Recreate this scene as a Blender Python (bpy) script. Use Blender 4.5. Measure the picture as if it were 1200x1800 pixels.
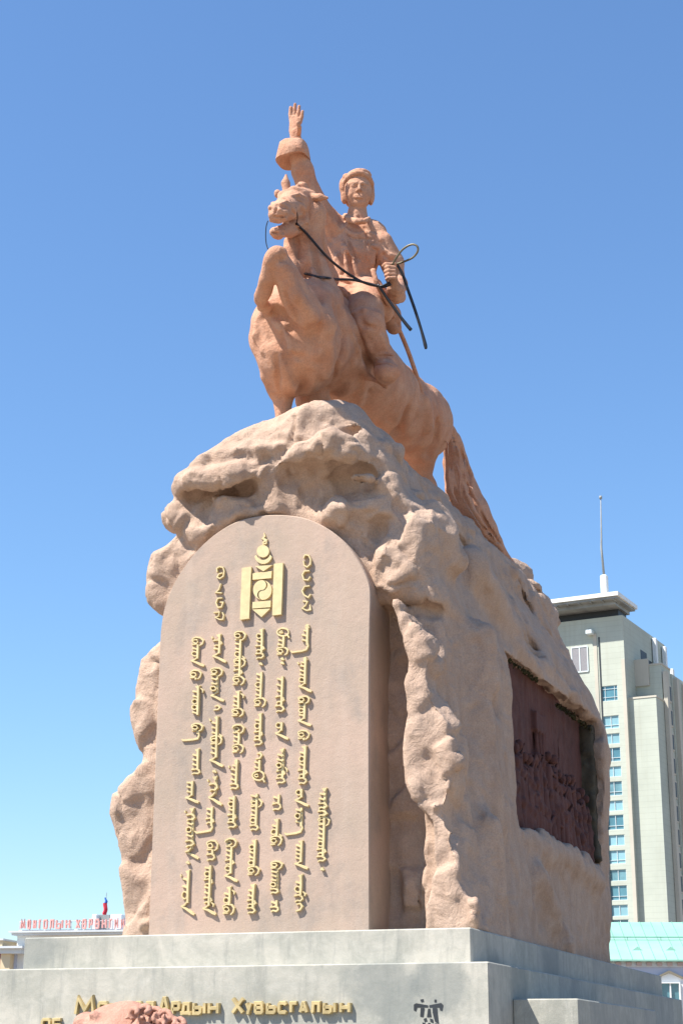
import bpy, math, random
import numpy as np

# ------------------------------------------------------------------ camera, sky, sun, exposure
scene = bpy.context.scene
for o in list(bpy.data.objects): bpy.data.objects.remove(o)
COL = scene.collection
FPX, ROLL = 2900.0, 0.0057
PITCH = math.atan(.333)
camd = bpy.data.cameras.new('camera'); cam = bpy.data.objects.new('camera', camd); COL.objects.link(cam); scene.camera = cam
camd.sensor_fit = 'VERTICAL'; camd.sensor_height = 24.0; camd.lens = FPX / 1800 * 24
camd.clip_start = .1; camd.clip_end = 6000
Fw = np.array([0, math.cos(PITCH), math.sin(PITCH)]); R0 = np.array([1., 0, 0]); U0 = np.array([0, -math.sin(PITCH), math.cos(PITCH)])
Rt = R0 * math.cos(ROLL) + U0 * math.sin(ROLL); Up = U0 * math.cos(ROLL) - R0 * math.sin(ROLL)
CAM = np.array([0, 0, 1.6])
from mathutils import Matrix, Vector
cam.matrix_world = Matrix(((Rt[0], Up[0], -Fw[0], CAM[0]), (Rt[1], Up[1], -Fw[1], CAM[1]), (Rt[2], Up[2], -Fw[2], CAM[2]), (0, 0, 0, 1)))

# monument frame: u along its front (to the right), v into its depth, w up; origin = front right corner of the top tier
AZ = math.radians(21.1)
eu = np.array([math.cos(AZ), -math.sin(AZ), 0]); ev = np.array([math.sin(AZ), math.cos(AZ), 0]); ew = np.array([0, 0, 1.])
ORG = np.array([1.318, 17.0, 2.882])

SUNL = np.array([-.40, -.42, .82]); SUNL /= np.linalg.norm(SUNL)            # towards the sun, monument frame
SUN = SUNL[0] * eu + SUNL[1] * ev + SUNL[2] * ew
elev = math.asin(SUN[2]); azim = math.atan2(SUN[0], SUN[1])
world = bpy.data.worlds.new('World'); scene.world = world; world.use_nodes = True
nt = world.node_tree; nt.nodes.clear()
sky = nt.nodes.new('ShaderNodeTexSky'); sky.sky_type = 'NISHITA'; sky.sun_disc = False
sky.sun_elevation = elev; sky.sun_rotation = azim; sky.altitude = 1300; sky.air_density = 1.6; sky.dust_density = .1; sky.ozone_density = 10
bg = nt.nodes.new('ShaderNodeBackground'); bg.inputs[1].default_value = .097
wo = nt.nodes.new('ShaderNodeOutputWorld'); nt.links.new(sky.outputs[0], bg.inputs[0]); nt.links.new(bg.outputs[0], wo.inputs[0])
sd = bpy.data.lights.new('sun', 'SUN'); sd.energy = 5.0; sd.angle = math.radians(.53); sd.color = (1, .955, .88)
so = bpy.data.objects.new('sun', sd); COL.objects.link(so); so.rotation_euler = Vector(SUN).to_track_quat('Z', 'Y').to_euler(); so.location = (-20, -20, 40)
scene.view_settings.view_transform = 'Standard'; scene.view_settings.look = 'None'; scene.view_settings.gamma = 1
scene.view_settings.use_curve_mapping = False; scene.view_settings.exposure = 1.0

# ------------------------------------------------------------------ measuring helpers
def ray(px, py): return Fw + Rt * (px - 600.) / FPX - Up * (py - 900.) / FPX
def loc(p):
    q = np.asarray(p) - ORG; return np.array([q @ eu, q @ ev, q @ ew])
def W(u, v, w): return ORG + u * eu + v * ev + w * ew
def V(px, py, v):                       # point of the monument frame on its depth plane v
    d = ray(px, py); t = (v - (CAM - ORG) @ ev) / (d @ ev); return loc(CAM + d * t)
def Uu(px, py, u):                      # ... on its side plane u
    d = ray(px, py); t = (u - (CAM - ORG) @ eu) / (d @ eu); return loc(CAM + d * t)
def proj(p):
    d = W(*p) - CAM; z = d @ Fw; return 600 + FPX * (d @ Rt) / z, 900 - FPX * (d @ Up) / z
def mpp(p):                             # metres per photo pixel there
    return (W(*p) - CAM) @ Fw / FPX

# ------------------------------------------------------------------ materials
def srgb(r, g, b):
    return tuple(((c / 255) / 12.92 if c / 255 <= .04045 else ((c / 255 + .055) / 1.055) ** 2.4) for c in (r, g, b)) + (1,)
class MatB:
    def __init__(s, name, rough=.85, spec=.3, metal=0):
        s.m = bpy.data.materials.new(name); s.m.use_nodes = True; s.t = s.m.node_tree; s.b = s.t.nodes['Principled BSDF']
        s.b.inputs['Roughness'].default_value = rough; s.b.inputs['Specular IOR Level'].default_value = spec; s.b.inputs['Metallic'].default_value = metal
        s.tc = s.t.nodes.new('ShaderNodeTexCoord'); s.co = s.tc.outputs['Object']
    def n(s, t, **k):
        x = s.t.nodes.new(t)
        for a, b in k.items(): setattr(x, a, b)
        return x
    def l(s, a, b): s.t.links.new(a, b)
    def mapping(s, scale=(1, 1, 1)):
        m = s.n('ShaderNodeMapping'); m.inputs['Scale'].default_value = scale; s.l(s.co, m.inputs[0]); return m.outputs[0]
    def noise(s, scale, detail=4, rough=.55, vec=None, dist=0):
        x = s.n('ShaderNodeTexNoise'); x.inputs['Scale'].default_value = scale; x.inputs['Detail'].default_value = detail
        x.inputs['Roughness'].default_value = rough; x.inputs['Distortion'].default_value = dist; s.l(vec or s.co, x.inputs['Vector']); return x.outputs['Fac']
    def voro(s, scale, vec=None, feature='F1'):
        x = s.n('ShaderNodeTexVoronoi', feature=feature); x.inputs['Scale'].default_value = scale; s.l(vec or s.co, x.inputs['Vector']); return x.outputs['Distance']
    def ramp(s, fac, stops):
        r = s.n('ShaderNodeValToRGB'); e = r.color_ramp.elements
        while len(e) < len(stops): e.new(.5)
        for el, (p, c) in zip(e, stops):
            el.position = p; el.color = c if isinstance(c, tuple) else (c, c, c, 1)
        s.l(fac, r.inputs[0]); return r.outputs[0]
    def mix(s, fac, a, b, mode='MIX'):
        m = s.n('ShaderNodeMix', data_type='RGBA', blend_type=mode)
        for inp, x in ((m.inputs[0], fac), (m.inputs[6], a), (m.inputs[7], b)):
            if isinstance(x, (int, float)): inp.default_value = x
            elif isinstance(x, tuple): inp.default_value = x
            else: s.l(x, inp)
        return m.outputs[2]
    def math(s, op, a, b=0.):
        m = s.n('ShaderNodeMath', operation=op)
        for inp, x in ((m.inputs[0], a), (m.inputs[1], b)):
            if isinstance(x, (int, float)): inp.default_value = x
            else: s.l(x, inp)
        return m.outputs[0]
    def base(s, c):
        if isinstance(c, tuple): s.b.inputs['Base Color'].default_value = c
        else: s.l(c, s.b.inputs['Base Color'])
        return s
    def bump(s, h, strength=.5, dist=.02):
        b = s.n('ShaderNodeBump'); b.inputs['Strength'].default_value = strength; b.inputs['Distance'].default_value = dist
        s.l(h, b.inputs['Height']); 
        if getattr(s, '_last', None): s.l(s._last, b.inputs['Normal'])
        s._last = b.outputs[0]; s.l(b.outputs[0], s.b.inputs['Normal']); return s

def stone(name, a, b, c, bscale=34, bs=.55, streak=.35):
    m = MatB(name, .9, .2)
    big = m.noise(.9, 5, .6); mid = m.noise(5, 5, .62); fine = m.noise(60, 3, .6)
    col = m.mix(m.ramp(big, [(.34, 0.), (.66, 1.)]), a, b)
    col = m.mix(m.math('MULTIPLY', m.ramp(mid, [(.42, 0.), (.72, 1.)]), .6), col, c)
    st = m.noise(3, 4, .6, m.mapping((1.6, 1.6, .22)))
    col = m.mix(m.math('MULTIPLY', m.ramp(st, [(.5, 0.), (.72, 1.)]), streak), col, (c[0] * .55, c[1] * .52, c[2] * .52, 1))
    col = m.mix(m.math('MULTIPLY', m.ramp(fine, [(.3, 1.), (.62, 0.)]), .28), col, (.1, .075, .06, 1))
    col = m.mix(m.math('MULTIPLY', m.ramp(m.noise(2.3, 6, .7, None, .8), [(.56, 0.), (.7, 1.)]), .3), col, (c[0] * .62, c[1] * .62, c[2] * .64, 1))
    m.base(col)
    m.bump(m.noise(5, 7, .68, None, .6), .6, .07)
    m.bump(m.voro(7, None, 'DISTANCE_TO_EDGE') if name == 'rough_pink_stone' else m.noise(18, 5, .6), .18, .03)
    m.bump(m.noise(bscale, 6, .7), bs, .012)
    pits = m.ramp(m.voro(26), [(0., 0.), (.16, 1.)])
    m.bump(pits, .22, .01)
    return m.m
M = {}
M['rock'] = stone('rough_pink_stone', (.49, .345, .255, 1), (.42, .288, .21, 1), (.55, .405, .31, 1), streak=.3)
M['horse'] = stone('carved_orange_stone', (.57, .30, .188, 1), (.49, .235, .145, 1), (.64, .39, .27, 1), 44, .42, .42)
M['lion'] = stone('red_granite', (.5, .27, .2, 1), (.42, .2, .14, 1), (.55, .33, .25, 1), 60, .3, .1)
def mk_stele():
    m = MatB('smooth_pink_stone', .85, .25)
    big = m.noise(.8, 5, .6); 
    col = m.mix(m.ramp(big, [(.35, 0.), (.65, 1.)]), (.46, .33, .258, 1), (.375, .29, .225, 1))
    mid = m.noise(2.2, 5, .65, m.mapping((1, 1, .7)))
    col = m.mix(m.math('MULTIPLY', m.ramp(mid, [(.5, 0.), (.68, 1.)]), .65), col, (.28, .235, .2, 1))
    st = m.noise(2.4, 4, .6, m.mapping((2.0, 2., .25)))
    col = m.mix(m.math('MULTIPLY', m.ramp(st, [(.5, 0.), (.7, 1.)]), .25), col, (.5, .4, .33, 1))
    col = m.mix(m.math('MULTIPLY', m.ramp(m.noise(70, 3, .6), [(.3, 1.), (.6, 0.)]), .2), col, (.17, .13, .11, 1))
    m.base(col); m.bump(m.noise(9, 6, .65), .35, .02); m.bump(m.noise(60, 5, .7), .45, .006); m.bump(m.ramp(m.voro(16), [(0., 0.), (.1, 1.)]), .25, .008)
    return m.m
M['stele'] = mk_stele()
def mk_granite():
    m = MatB('weathered_grey_granite', .8, .3)
    a = m.noise(.9, 7, .62, m.mapping((1, 1, 1.5)), .4); a2 = m.noise(3.2, 6, .68, m.mapping((1, 1, 1.2)), .6)
    col = m.mix(m.ramp(a, [(.38, 0.), (.6, 1.)]), (.345, .338, .288, 1), (.485, .455, .385, 1))
    col = m.mix(m.math('MULTIPLY', m.ramp(a2, [(.42, 0.), (.62, 1.)]), .55), col, (.31, .308, .262, 1))
    col = m.mix(m.math('MULTIPLY', m.ramp(m.noise(7, 6, .7, None, .5), [(.5, 0.), (.66, 1.)]), .5), col, (.5, .475, .41, 1))
    st = m.noise(2.2, 6, .7, m.mapping((1.6, 1.6, .35)), .3)
    col = m.mix(m.math('MULTIPLY', m.ramp(st, [(.5, 0.), (.68, 1.)]), .5), col, (.235, .235, .205, 1))
    st2 = m.noise(5., 5, .6, m.mapping((2.6, 2.6, .3)), .3)
    col = m.mix(m.math('MULTIPLY', m.ramp(st2, [(.57, 0.), (.7, 1.)]), .35), col, (.19, .2, .19, 1))
    col = m.mix(m.math('MULTIPLY', m.ramp(m.noise(160, 2, .5), [(.35, 1.), (.6, 0.)]), .2), col, (.1, .1, .1, 1))
    # damp patches with a shape of their own, and slabs of slightly different tone along the flanks
    for (cx, cy, cz, r) in ((1.75, -4.75, -.62 + 2.882, .50), (2.35, -4.75, -.55 + 2.882, .36), (-2.35, -4.5, -.15 + 2.882, .34), (2.85, -3.6, -.5 + 2.882, .45), (2.6, -1.2, -.2 + 2.882, .5)):
        vd = m.n('ShaderNodeVectorMath', operation='DISTANCE'); m.l(m.co, vd.inputs[0]); vd.inputs[1].default_value = (cx, cy, cz)
        q = m.math('ADD', m.math('DIVIDE', vd.outputs['Value'], r), m.math('MULTIPLY', m.math('SUBTRACT', m.noise(2.6, 5, .65), .5), 1.5))
        col = m.mix(m.math('MULTIPLY', m.ramp(q, [(.55, 1.), (.95, 0.)]), .55), col, (.17, .185, .175, 1))
    sep = m.n('ShaderNodeSeparateXYZ'); m.l(m.co, sep.inputs[0])
    yy = m.math('DIVIDE', m.math('ADD', sep.outputs[1], 20.37), 1.42); wn = m.n('ShaderNodeTexWhiteNoise', noise_dimensions='1D'); m.l(m.math('FLOOR', yy), wn.inputs['W'])
    sepn = m.n('ShaderNodeSeparateXYZ'); m.l(m.tc.outputs['Normal'], sepn.inputs[0]); side = m.math('GREATER_THAN', sepn.outputs[0], .6)
    col = m.mix(m.math('MULTIPLY', m.math('MULTIPLY', wn.outputs['Value'], .4), side), col, (.2, .21, .21, 1))
    fr = m.math('FRACT', yy); col = m.mix(m.math('MULTIPLY', m.ramp(fr, [(0., .5), (.008, 0.)]), side), col, (.1, .1, .1, 1))
    m.base(col); m.bump(m.noise(5, 6, .65), .4, .015); m.bump(m.noise(55, 5, .7), .35, .004)
    return m.m
M['granite'] = mk_granite()
def mk_plain(name, c, rough=.6, var=.12, metal=0, spec=.4, sc=3, bump=0):
    m = MatB(name, rough, spec, metal)
    d = tuple(x * (1 - var * 2) for x in c[:3]) + (1,)
    m.base(m.mix(m.ramp(m.noise(sc, 5, .6), [(.3, 0.), (.7, 1.)]), d, c))
    if bump: m.bump(m.noise(sc * 8, 4, .6), .3, bump)
    return m.m
M['gold'] = mk_plain('gilded_letters', (.68, .54, .28, 1), .42, .12, .08, .5, 9, .003)
M['bronze'] = mk_plain('bronze_letters', (.6, .46, .22, 1), .45, .2, .15, .5, 9, .003)
M['iron'] = mk_plain('dark_iron_rein', (.035, .035, .04, 1), .45, .2, .4)
M['brass'] = mk_plain('worn_brass_rein', (.23, .2, .13, 1), .5, .3, .4, .4, 6)
M['relief'] = stone('dark_red_granite', (.125, .050, .042, 1), (.09, .038, .033, 1), (.16, .072, .06, 1), 50, .4, .3)
M['jamb_shade'] = mk_plain('dark_shade_stone', (.10, .085, .062, 1), .95, .25, 0, .1, 5, .03)  # dark tone paints in the shade on the relief's far jamb
M['glass_c'] = mk_plain('teal_curtained_glass', (.17, .34, .38, 1), .2, .3, .0, .7, .3)
M['moss'] = mk_plain('dry_moss', (.06, .05, .02, 1), .95, .3, 0, .1, 14, .02)
M['emb'] = mk_plain('black_emblem_paint', (.03, .035, .04, 1), .6, .2)
def mk_tower(name, c, lines=True):
    m = MatB(name, .8, .3)
    a = m.noise(.12, 5, .6)
    col = m.mix(m.ramp(a, [(.35, 0.), (.65, 1.)]), tuple(x * .86 for x in c[:3]) + (1,), c)
    st = m.noise(.5, 4, .6, m.mapping((2, 2, .08)))
    col = m.mix(m.math('MULTIPLY', m.ramp(st, [(.5, 0.), (.7, 1.)]), .3), col, (.33, .33, .26, 1))
    if lines:
        sep = m.n('ShaderNodeSeparateXYZ'); m.l(m.co, sep.inputs[0])
        fr = m.math('FRACT', m.math('MULTIPLY', sep.outputs[2], 1 / 1.1))
        col = m.mix(m.ramp(fr, [(0., .5), (.07, 0.)]), col, (.2, .21, .17, 1))
    m.base(col); m.bump(m.noise(1.2, 5, .6), .3, .05)
    return m.m
M['tower'] = mk_tower('pale_olive_panel', (.455, .48, .405, 1))
M['towertrim'] = mk_tower('pale_strip', (.5, .46, .38, 1), False)
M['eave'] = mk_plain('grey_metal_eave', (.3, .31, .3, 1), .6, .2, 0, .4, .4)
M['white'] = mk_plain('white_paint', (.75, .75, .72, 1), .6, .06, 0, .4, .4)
M['glass'] = mk_plain('blue_window_glass', (.10, .25, .30, 1), .12, .25, .0, .8, .15)
M['glass_b'] = mk_plain('pale_blue_blind', (.25, .45, .5, 1), .3, .15, .0, .6, .15)
M['louvre'] = mk_plain('grey_shutter', (.25, .24, .25, 1), .6, .08)
M['frame'] = mk_plain('white_window_frame', (.6, .66, .66, 1), .5, .05)
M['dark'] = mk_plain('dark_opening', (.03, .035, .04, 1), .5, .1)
M['copper'] = mk_plain('green_painted_roof', (.29, .53, .42, 1), .55, .14, 0, .4, .25)
M['copperline'] = mk_plain('green_roof_seam', (.17, .36, .28, 1), .6, .1)
M['paleblue'] = mk_plain('pale_blue_plaster', (.47, .5, .6, 1), .85, .06, 0, .2, .3)
M['cream'] = mk_plain('cream_plaster', (.62, .5, .33, 1), .85, .08, 0, .2, .3)
M['pinkish'] = mk_plain('pink_dentil', (.5, .36, .32, 1), .85, .1, 0, .2, .3)
M['palegrey'] = mk_plain('pale_grey_cornice', (.6, .62, .63, 1), .8, .08, 0, .2, .3)
M['redwall'] = mk_plain('dusky_red_wall', (.28, .09, .1, 1), .85, .1, 0, .2, .3)
M['red'] = mk_plain('faded_red_letter', (.7, .34, .30, 1), .6, .12)
M['flagred'] = mk_plain('red_flag_cloth', (.55, .03, .05, 1), .8, .1)
M['flagblue'] = mk_plain('blue_flag_cloth', (.03, .12, .4, 1), .8, .1)
M['asphalt'] = mk_plain('paving', (.30, .245, .19, 1), .9, .12, 0, .2, .5, .004)

# ------------------------------------------------------------------ object helpers
def tag(o, label=None, cat=None, group=None, kind=None):
    if label: o['label'] = label
    if cat: o['category'] = cat
    if group: o['group'] = group
    if kind: o['kind'] = kind
    return o
def empty(name, co, rz=0):
    o = bpy.data.objects.new(name, None); COL.objects.link(o); o.location = co; o.rotation_euler = (0, 0, rz); o.empty_display_size = .3
    return o
def mesh_obj(name, verts, faces, mat, parent=None, smooth=False, off=None, sharp=None):
    """verts in the parent's frame (already minus the parent's base)"""
    me = bpy.data.meshes.new(name)
    verts = np.asarray(verts, dtype=float)
    if off is not None: verts = verts - np.asarray(off)
    me.from_pydata(verts.tolist(), [], [tuple(map(int, f)) for f in faces]) if not isinstance(faces, np.ndarray) else fill_mesh(me, verts, faces)
    me.validate(); me.update()
    mats = mat if isinstance(mat, (list, tuple)) else [mat]
    for m_ in mats: me.materials.append(m_)
    if smooth: me.shade_smooth()
    if sharp: me.set_sharp_from_angle(angle=sharp)
    o = bpy.data.objects.new(name, me); COL.objects.link(o)
    if parent: o.parent = parent
    return o
def fill_mesh(me, verts, quads):
    me.vertices.add(len(verts)); me.vertices.foreach_set('co', np.ascontiguousarray(verts, dtype=np.float32).ravel())
    me.loops.add(quads.size); me.loops.foreach_set('vertex_index', quads.astype(np.int32).ravel())
    me.polygons.add(len(quads)); me.polygons.foreach_set('loop_start', np.arange(0, quads.size, 4, dtype=np.int32)); me.update(calc_edges=True)
class MB:
    """collects boxes, prisms, tubes; one mesh"""
    def __init__(s): s.v = []; s.f = []
    def add(s, vs, fs):
        n = len(s.v); s.v += [tuple(map(float, p)) for p in vs]; s.f += [tuple(n + i for i in f) for f in fs]; return s
    def box(s, x0, x1, y0, y1, z0, z1, bev=0):
        if bev <= 0:
            vs = [(x, y, z) for x in (x0, x1) for y in (y0, y1) for z in (z0, z1)]
            return s.add(vs, [(0, 1, 3, 2), (4, 6, 7, 5), (0, 4, 5, 1), (2, 3, 7, 6), (0, 2, 6, 4), (1, 5, 7, 3)])
        b = bev; vs = []
        for z, i in ((z0, b), (z0 + b, 0), (z1 - b, 0), (z1, b)):
            a0, a1, c0, c1 = x0 + i, x1 - i, y0 + i, y1 - i
            k = b if not i else b * .6
            vs += [(a0 + k, c0, z), (a1 - k, c0, z), (a1, c0 + k, z), (a1, c1 - k, z), (a1 - k, c1, z), (a0 + k, c1, z), (a0, c1 - k, z), (a0, c0 + k, z)]
        fs = [tuple(range(7, -1, -1)), tuple(range(24, 32))]
        for r in range(3):
            for i in range(8):
                j = (i + 1) % 8; fs.append((r * 8 + i, r * 8 + j, r * 8 + 8 + j, r * 8 + 8 + i))
        return s.add(vs, fs)
    def prism(s, poly, y0, y1):
        """poly of (x,z), extruded y0 (front) .. y1"""
        n = len(poly); vs = [(x, y0, z) for x, z in poly] + [(x, y1, z) for x, z in poly]
        fs = [tuple(range(n)), tuple(range(2 * n - 1, n - 1, -1))] + [(i, n + i, n + (i + 1) % n, (i + 1) % n) for i in range(n)]
        return s.add(vs, fs)
    def tube(s, pts, rad, n=8, flat=1.):
        pts = [np.asarray(p, float) for p in pts]; rads = rad if isinstance(rad, (list, tuple)) else [rad] * len(pts)
        base = len(s.v); prev = None
        for i, p in enumerate(pts):
            t = pts[min(i + 1, len(pts) - 1)] - pts[max(i - 1, 0)]; t = t / (np.linalg.norm(t) + 1e-9)
            if prev is None: a = np.cross(t, [0, 0, 1.]) if abs(t[2]) < .9 else np.cross(t, [1., 0, 0])
            else: a = prev - t * (prev @ t)
            a = a / np.linalg.norm(a); prev = a; b = np.cross(t, a)
            for k in range(n):
                an = 2 * math.pi * k / n; s.v.append(tuple(p + rads[i] * (math.cos(an) * a + math.sin(an) * b * flat)))
        for i in range(len(pts) - 1):
            for k in range(n):
                q = (k + 1) % n; s.f.append((base + i * n + k, base + i * n + q, base + (i + 1) * n + q, base + (i + 1) * n + k))
        s.f.append(tuple(base + k for k in range(n - 1, -1, -1))); s.f.append(tuple(base + (len(pts) - 1) * n + k for k in range(n)))
        return s
    def ribbon(s, pts, wid, y_back, y_front, closed=False):
        """flat stroke of width wid along 2-D points (x,z); chamfered front; y_front < y_back"""
        P = [np.array(p, float) for p in pts]; n = len(P)
        if n < 2: return s
        wd = wid if isinstance(wid, (list, tuple)) else [wid] * n
        rows = []
        for i in range(n):
            if closed: a, b = P[i - 1], P[(i + 1) % n]
            else: a, b = P[max(i - 1, 0)], P[min(i + 1, n - 1)]
            d1 = P[i] - (a if i or closed else P[i] - (b - P[i])); d2 = (b if i < n - 1 or closed else P[i] + (P[i] - a)) - P[i]
            d1 = d1 / (np.linalg.norm(d1) + 1e-9); d2 = d2 / (np.linalg.norm(d2) + 1e-9)
            m = d1 + d2; m = m / (np.linalg.norm(m) + 1e-9); nn = np.array([-m[1], m[0]])
            c = max(.5, abs(nn @ np.array([-d1[1], d1[0]]))); h = wd[i] / 2 / c
            ch = h * .72; ym = y_front + (y_back - y_front) * .3
            rows.append([(*(P[i] - nn * h),)[:1] + (y_back,) + (*(P[i] - nn * h),)[1:], (P[i][0] - nn[0] * h, ym, P[i][1] - nn[1] * h), (P[i][0] - nn[0] * ch, y_front, P[i][1] - nn[1] * ch),
                         (P[i][0] + nn[0] * ch, y_front, P[i][1] + nn[1] * ch), (P[i][0] + nn[0] * h, ym, P[i][1] + nn[1] * h), (P[i][0] + nn[0] * h, y_back, P[i][1] + nn[1] * h)])
        base = len(s.v)
        for r in rows: s.v += [tuple(map(float, q)) for q in r]
        for i in range(n if closed else n - 1):
            j = (i + 1) % n
            for k in range(5): s.f.append((base + i * 6 + k, base + i * 6 + k + 1, base + j * 6 + k + 1, base + j * 6 + k))
        if not closed:
            s.f.append(tuple(base + k for k in range(5, -1, -1))); s.f.append(tuple(base + (n - 1) * 6 + k for k in range(6)))
        return s
    def build(s, name, mat, parent=None, smooth=False, off=None):
        return mesh_obj(name, s.v, s.f, mat, parent, smooth, off)
MROT = -AZ
def mon_empty(name, u, v, w): 
    e = empty(name, tuple(W(u, v, w)), MROT); e['_'] = 0; del e['_']; return e

# ------------------------------------------------------------------ distance fields -> meshes
def fade(t): return t * t * (3 - 2 * t)
class Field:
    def __init__(s, lo, hi, vox, fill=1e3):
        s.lo = np.array(lo, float); s.h = vox; s.n = np.ceil((np.array(hi) - s.lo) / vox).astype(int) + 1
        s.a = np.full(s.n, fill, np.float32)
    def ax(s, i, a=0, b=None):
        b = s.n[i] if b is None else b
        sh = [1, 1, 1]; sh[i] = -1
        return (s.lo[i] + s.h * np.arange(a, b)).astype(np.float32).reshape(sh)
    def _do(s, bb, fn, k, mode):
        m = k + 2.5 * s.h
        i0 = np.clip(np.floor((np.array(bb[0]) - m - s.lo) / s.h).astype(int), 0, s.n); i1 = np.clip(np.ceil((np.array(bb[1]) + m - s.lo) / s.h).astype(int) + 1, 0, s.n)
        if (i1 <= i0).any(): return
        sl = tuple(slice(a, b) for a, b in zip(i0, i1))
        d = fn(*[s.ax(i, i0[i], i1[i]) for i in range(3)])
        A = s.a[sl]
        if mode == 'u':
            if k > 0:
                h = np.clip(k - np.abs(A - d), 0, None) / k; s.a[sl] = np.minimum(A, d) - h * h * k * .25
            else: s.a[sl] = np.minimum(A, d)
        else:
            if k > 0:
                h = np.clip(k - np.abs(A + d), 0, None) / k; s.a[sl] = np.maximum(A, -d) + h * h * k * .25
            else: s.a[sl] = np.maximum(A, -d)
    def cone(s, a, b, ra, rb, k=.05, mode='u'):
        a = np.array(a, np.float32); b = np.array(b, np.float32); ba = b - a; L = float(ba @ ba) + 1e-9
        def fn(x, y, z):
            X, Y, Z = x - a[0], y - a[1], z - a[2]
            h = np.clip((X * ba[0] + Y * ba[1] + Z * ba[2]) / L, 0, 1)
            return np.sqrt((X - h * ba[0]) ** 2 + (Y - h * ba[1]) ** 2 + (Z - h * ba[2]) ** 2) - (ra + (rb - ra) * h)
        r = max(ra, rb); s._do((np.minimum(a, b) - r, np.maximum(a, b) + r), fn, k, mode)
    def chain(s, pts, rads, k=.05, mode='u'):
        for i in range(len(pts) - 1): s.cone(pts[i], pts[i + 1], rads[i], rads[i + 1], k, mode)
    def ell(s, c, r, k=.05, mode='u', rot=None):
        c = np.array(c, np.float32); r = np.array(r if np.ndim(r) else [r] * 3, np.float32); R = np.eye(3) if rot is None else np.array(rot)
        def fn(x, y, z):
            X, Y, Z = x - c[0], y - c[1], z - c[2]
            q = [X * R[i][0] + Y * R[i][1] + Z * R[i][2] for i in range(3)]
            k0 = np.sqrt(sum((q[i] / r[i]) ** 2 for i in range(3))); k1 = np.sqrt(sum((q[i] / r[i] ** 2) ** 2 for i in range(3))) + 1e-6
            return k0 * (k0 - 1) / k1
        m = r.max(); s._do((c - m, c + m), fn, k, mode)
    def box(s, c, hf, rd=.02, k=.05, mode='u', rot=None):
        c = np.array(c, np.float32); hf = np.array(hf, np.float32); R = np.eye(3) if rot is None else np.array(rot)
        def fn(x, y, z):
            X, Y, Z = x - c[0], y - c[1], z - c[2]
            q = [np.abs(X * R[i][0] + Y * R[i][1] + Z * R[i][2]) - (hf[i] - rd) for i in range(3)]
            return np.sqrt(sum(np.maximum(t, 0) ** 2 for t in q)) + np.minimum(np.maximum(np.maximum(q[0], q[1]), q[2]), 0) - rd
        m = np.linalg.norm(hf) if rot is not None else hf
        s._do((c - m, c + m), fn, k, mode)
    def chunk(s, c, r, seed, k=.05, nf=15, flat=.86):
        """an angular boulder: an ellipsoid shaved by random planes"""
        rg = np.random.default_rng(seed); c = np.array(c, np.float32); r = np.array(r if np.ndim(r) else [r] * 3, np.float32)
        N = rg.normal(size=(nf, 3)); N /= np.linalg.norm(N, axis=1)[:, None]; D = rg.uniform(flat - .14, flat + .06, nf)
        def fn(x, y, z):
            X, Y, Z = (x - c[0]) / r[0], (y - c[1]) / r[1], (z - c[2]) / r[2]
            d = np.sqrt(X * X + Y * Y + Z * Z) - 1
            for n_, q in zip(N, D): d = np.maximum(d, (X * n_[0] + Y * n_[1] + Z * n_[2] - q) * 1.0)
            return (d * r.min()).astype(np.float32)
        m = r.max(); s._do((c - m, c + m), fn, k, 'u')
    def noise(s, cell, amp, seed, ridged=False, aniso=(1, 1, 1)):
        rng = np.random.default_rng(seed); res = []
        cells = [cell * q for q in aniso]
        dims = [int(s.n[i] * s.h / cells[i]) + 3 for i in range(3)]
        g = rng.uniform(-1, 1, dims).astype(np.float32)
        for i in range(3):
            t = np.arange(s.n[i]) * s.h / cells[i]; i0 = t.astype(int); fr = fade(t - i0).astype(np.float32)
            sh = [1, 1, 1]; sh[i] = -1; fr = fr.reshape(sh)
            g = np.take(g, i0, axis=i) * (1 - fr) + np.take(g, i0 + 1, axis=i) * fr
        if ridged: g = 1 - 2 * np.abs(g)
        s.a += amp * g
    def hit(s, px, py, dflt=None):
        """depth v at which the line of sight through a photo pixel first meets the carved form"""
        p0, p1 = V(px, py, 0.), V(px, py, 1.); v = np.arange(s.lo[1] - 1.2, s.lo[1] + s.h * (s.n[1] - 1), s.h * .5)
        P = p0 + (p1 - p0) * v[:, None]; ix = np.round((P - s.lo) / s.h).astype(int); ok = ((ix >= 0) & (ix < s.n)).all(1)
        ixc = np.clip(ix, 0, s.n - 1); val = np.where(ok, s.a[ixc[:, 0], ixc[:, 1], ixc[:, 2]], 9); h = np.nonzero(val < 0)[0]
        return float(v[h[0]]) if len(h) else dflt
    def mesh(s):
        A = s.a; nx, ny, nz = A.shape; inside = A < 0
        c = np.zeros((nx - 1, ny - 1, nz - 1), np.int8)
        for dx in (0, 1):
            for dy in (0, 1):
                for dz in (0, 1): c += inside[dx:nx - 1 + dx, dy:ny - 1 + dy, dz:nz - 1 + dz]
        act = (c > 0) & (c < 8); I, J, K = np.nonzero(act); del c
        idx = np.full(act.shape, -1, np.int32); idx[I, J, K] = np.arange(len(I))
        corner = {(a, b, d): A[I + a, J + b, K + d] for a in (0, 1) for b in (0, 1) for d in (0, 1)}
        sm = np.zeros((len(I), 3), np.float32); cnt = np.zeros(len(I), np.float32)
        for axis in range(3):
            for p in (0, 1):
                for q in (0, 1):
                    c0 = [p, q]; c0.insert(axis, 0); c1 = [p, q]; c1.insert(axis, 1)
                    a, b = corner[tuple(c0)], corner[tuple(c1)]; m = (a < 0) != (b < 0)
                    t = np.where(m, a / np.where(m, a - b, 1), 0)
                    for ax_ in range(3): sm[:, ax_] += np.where(m, (t if ax_ == axis else c0[ax_]), 0)
                    cnt += m
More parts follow.
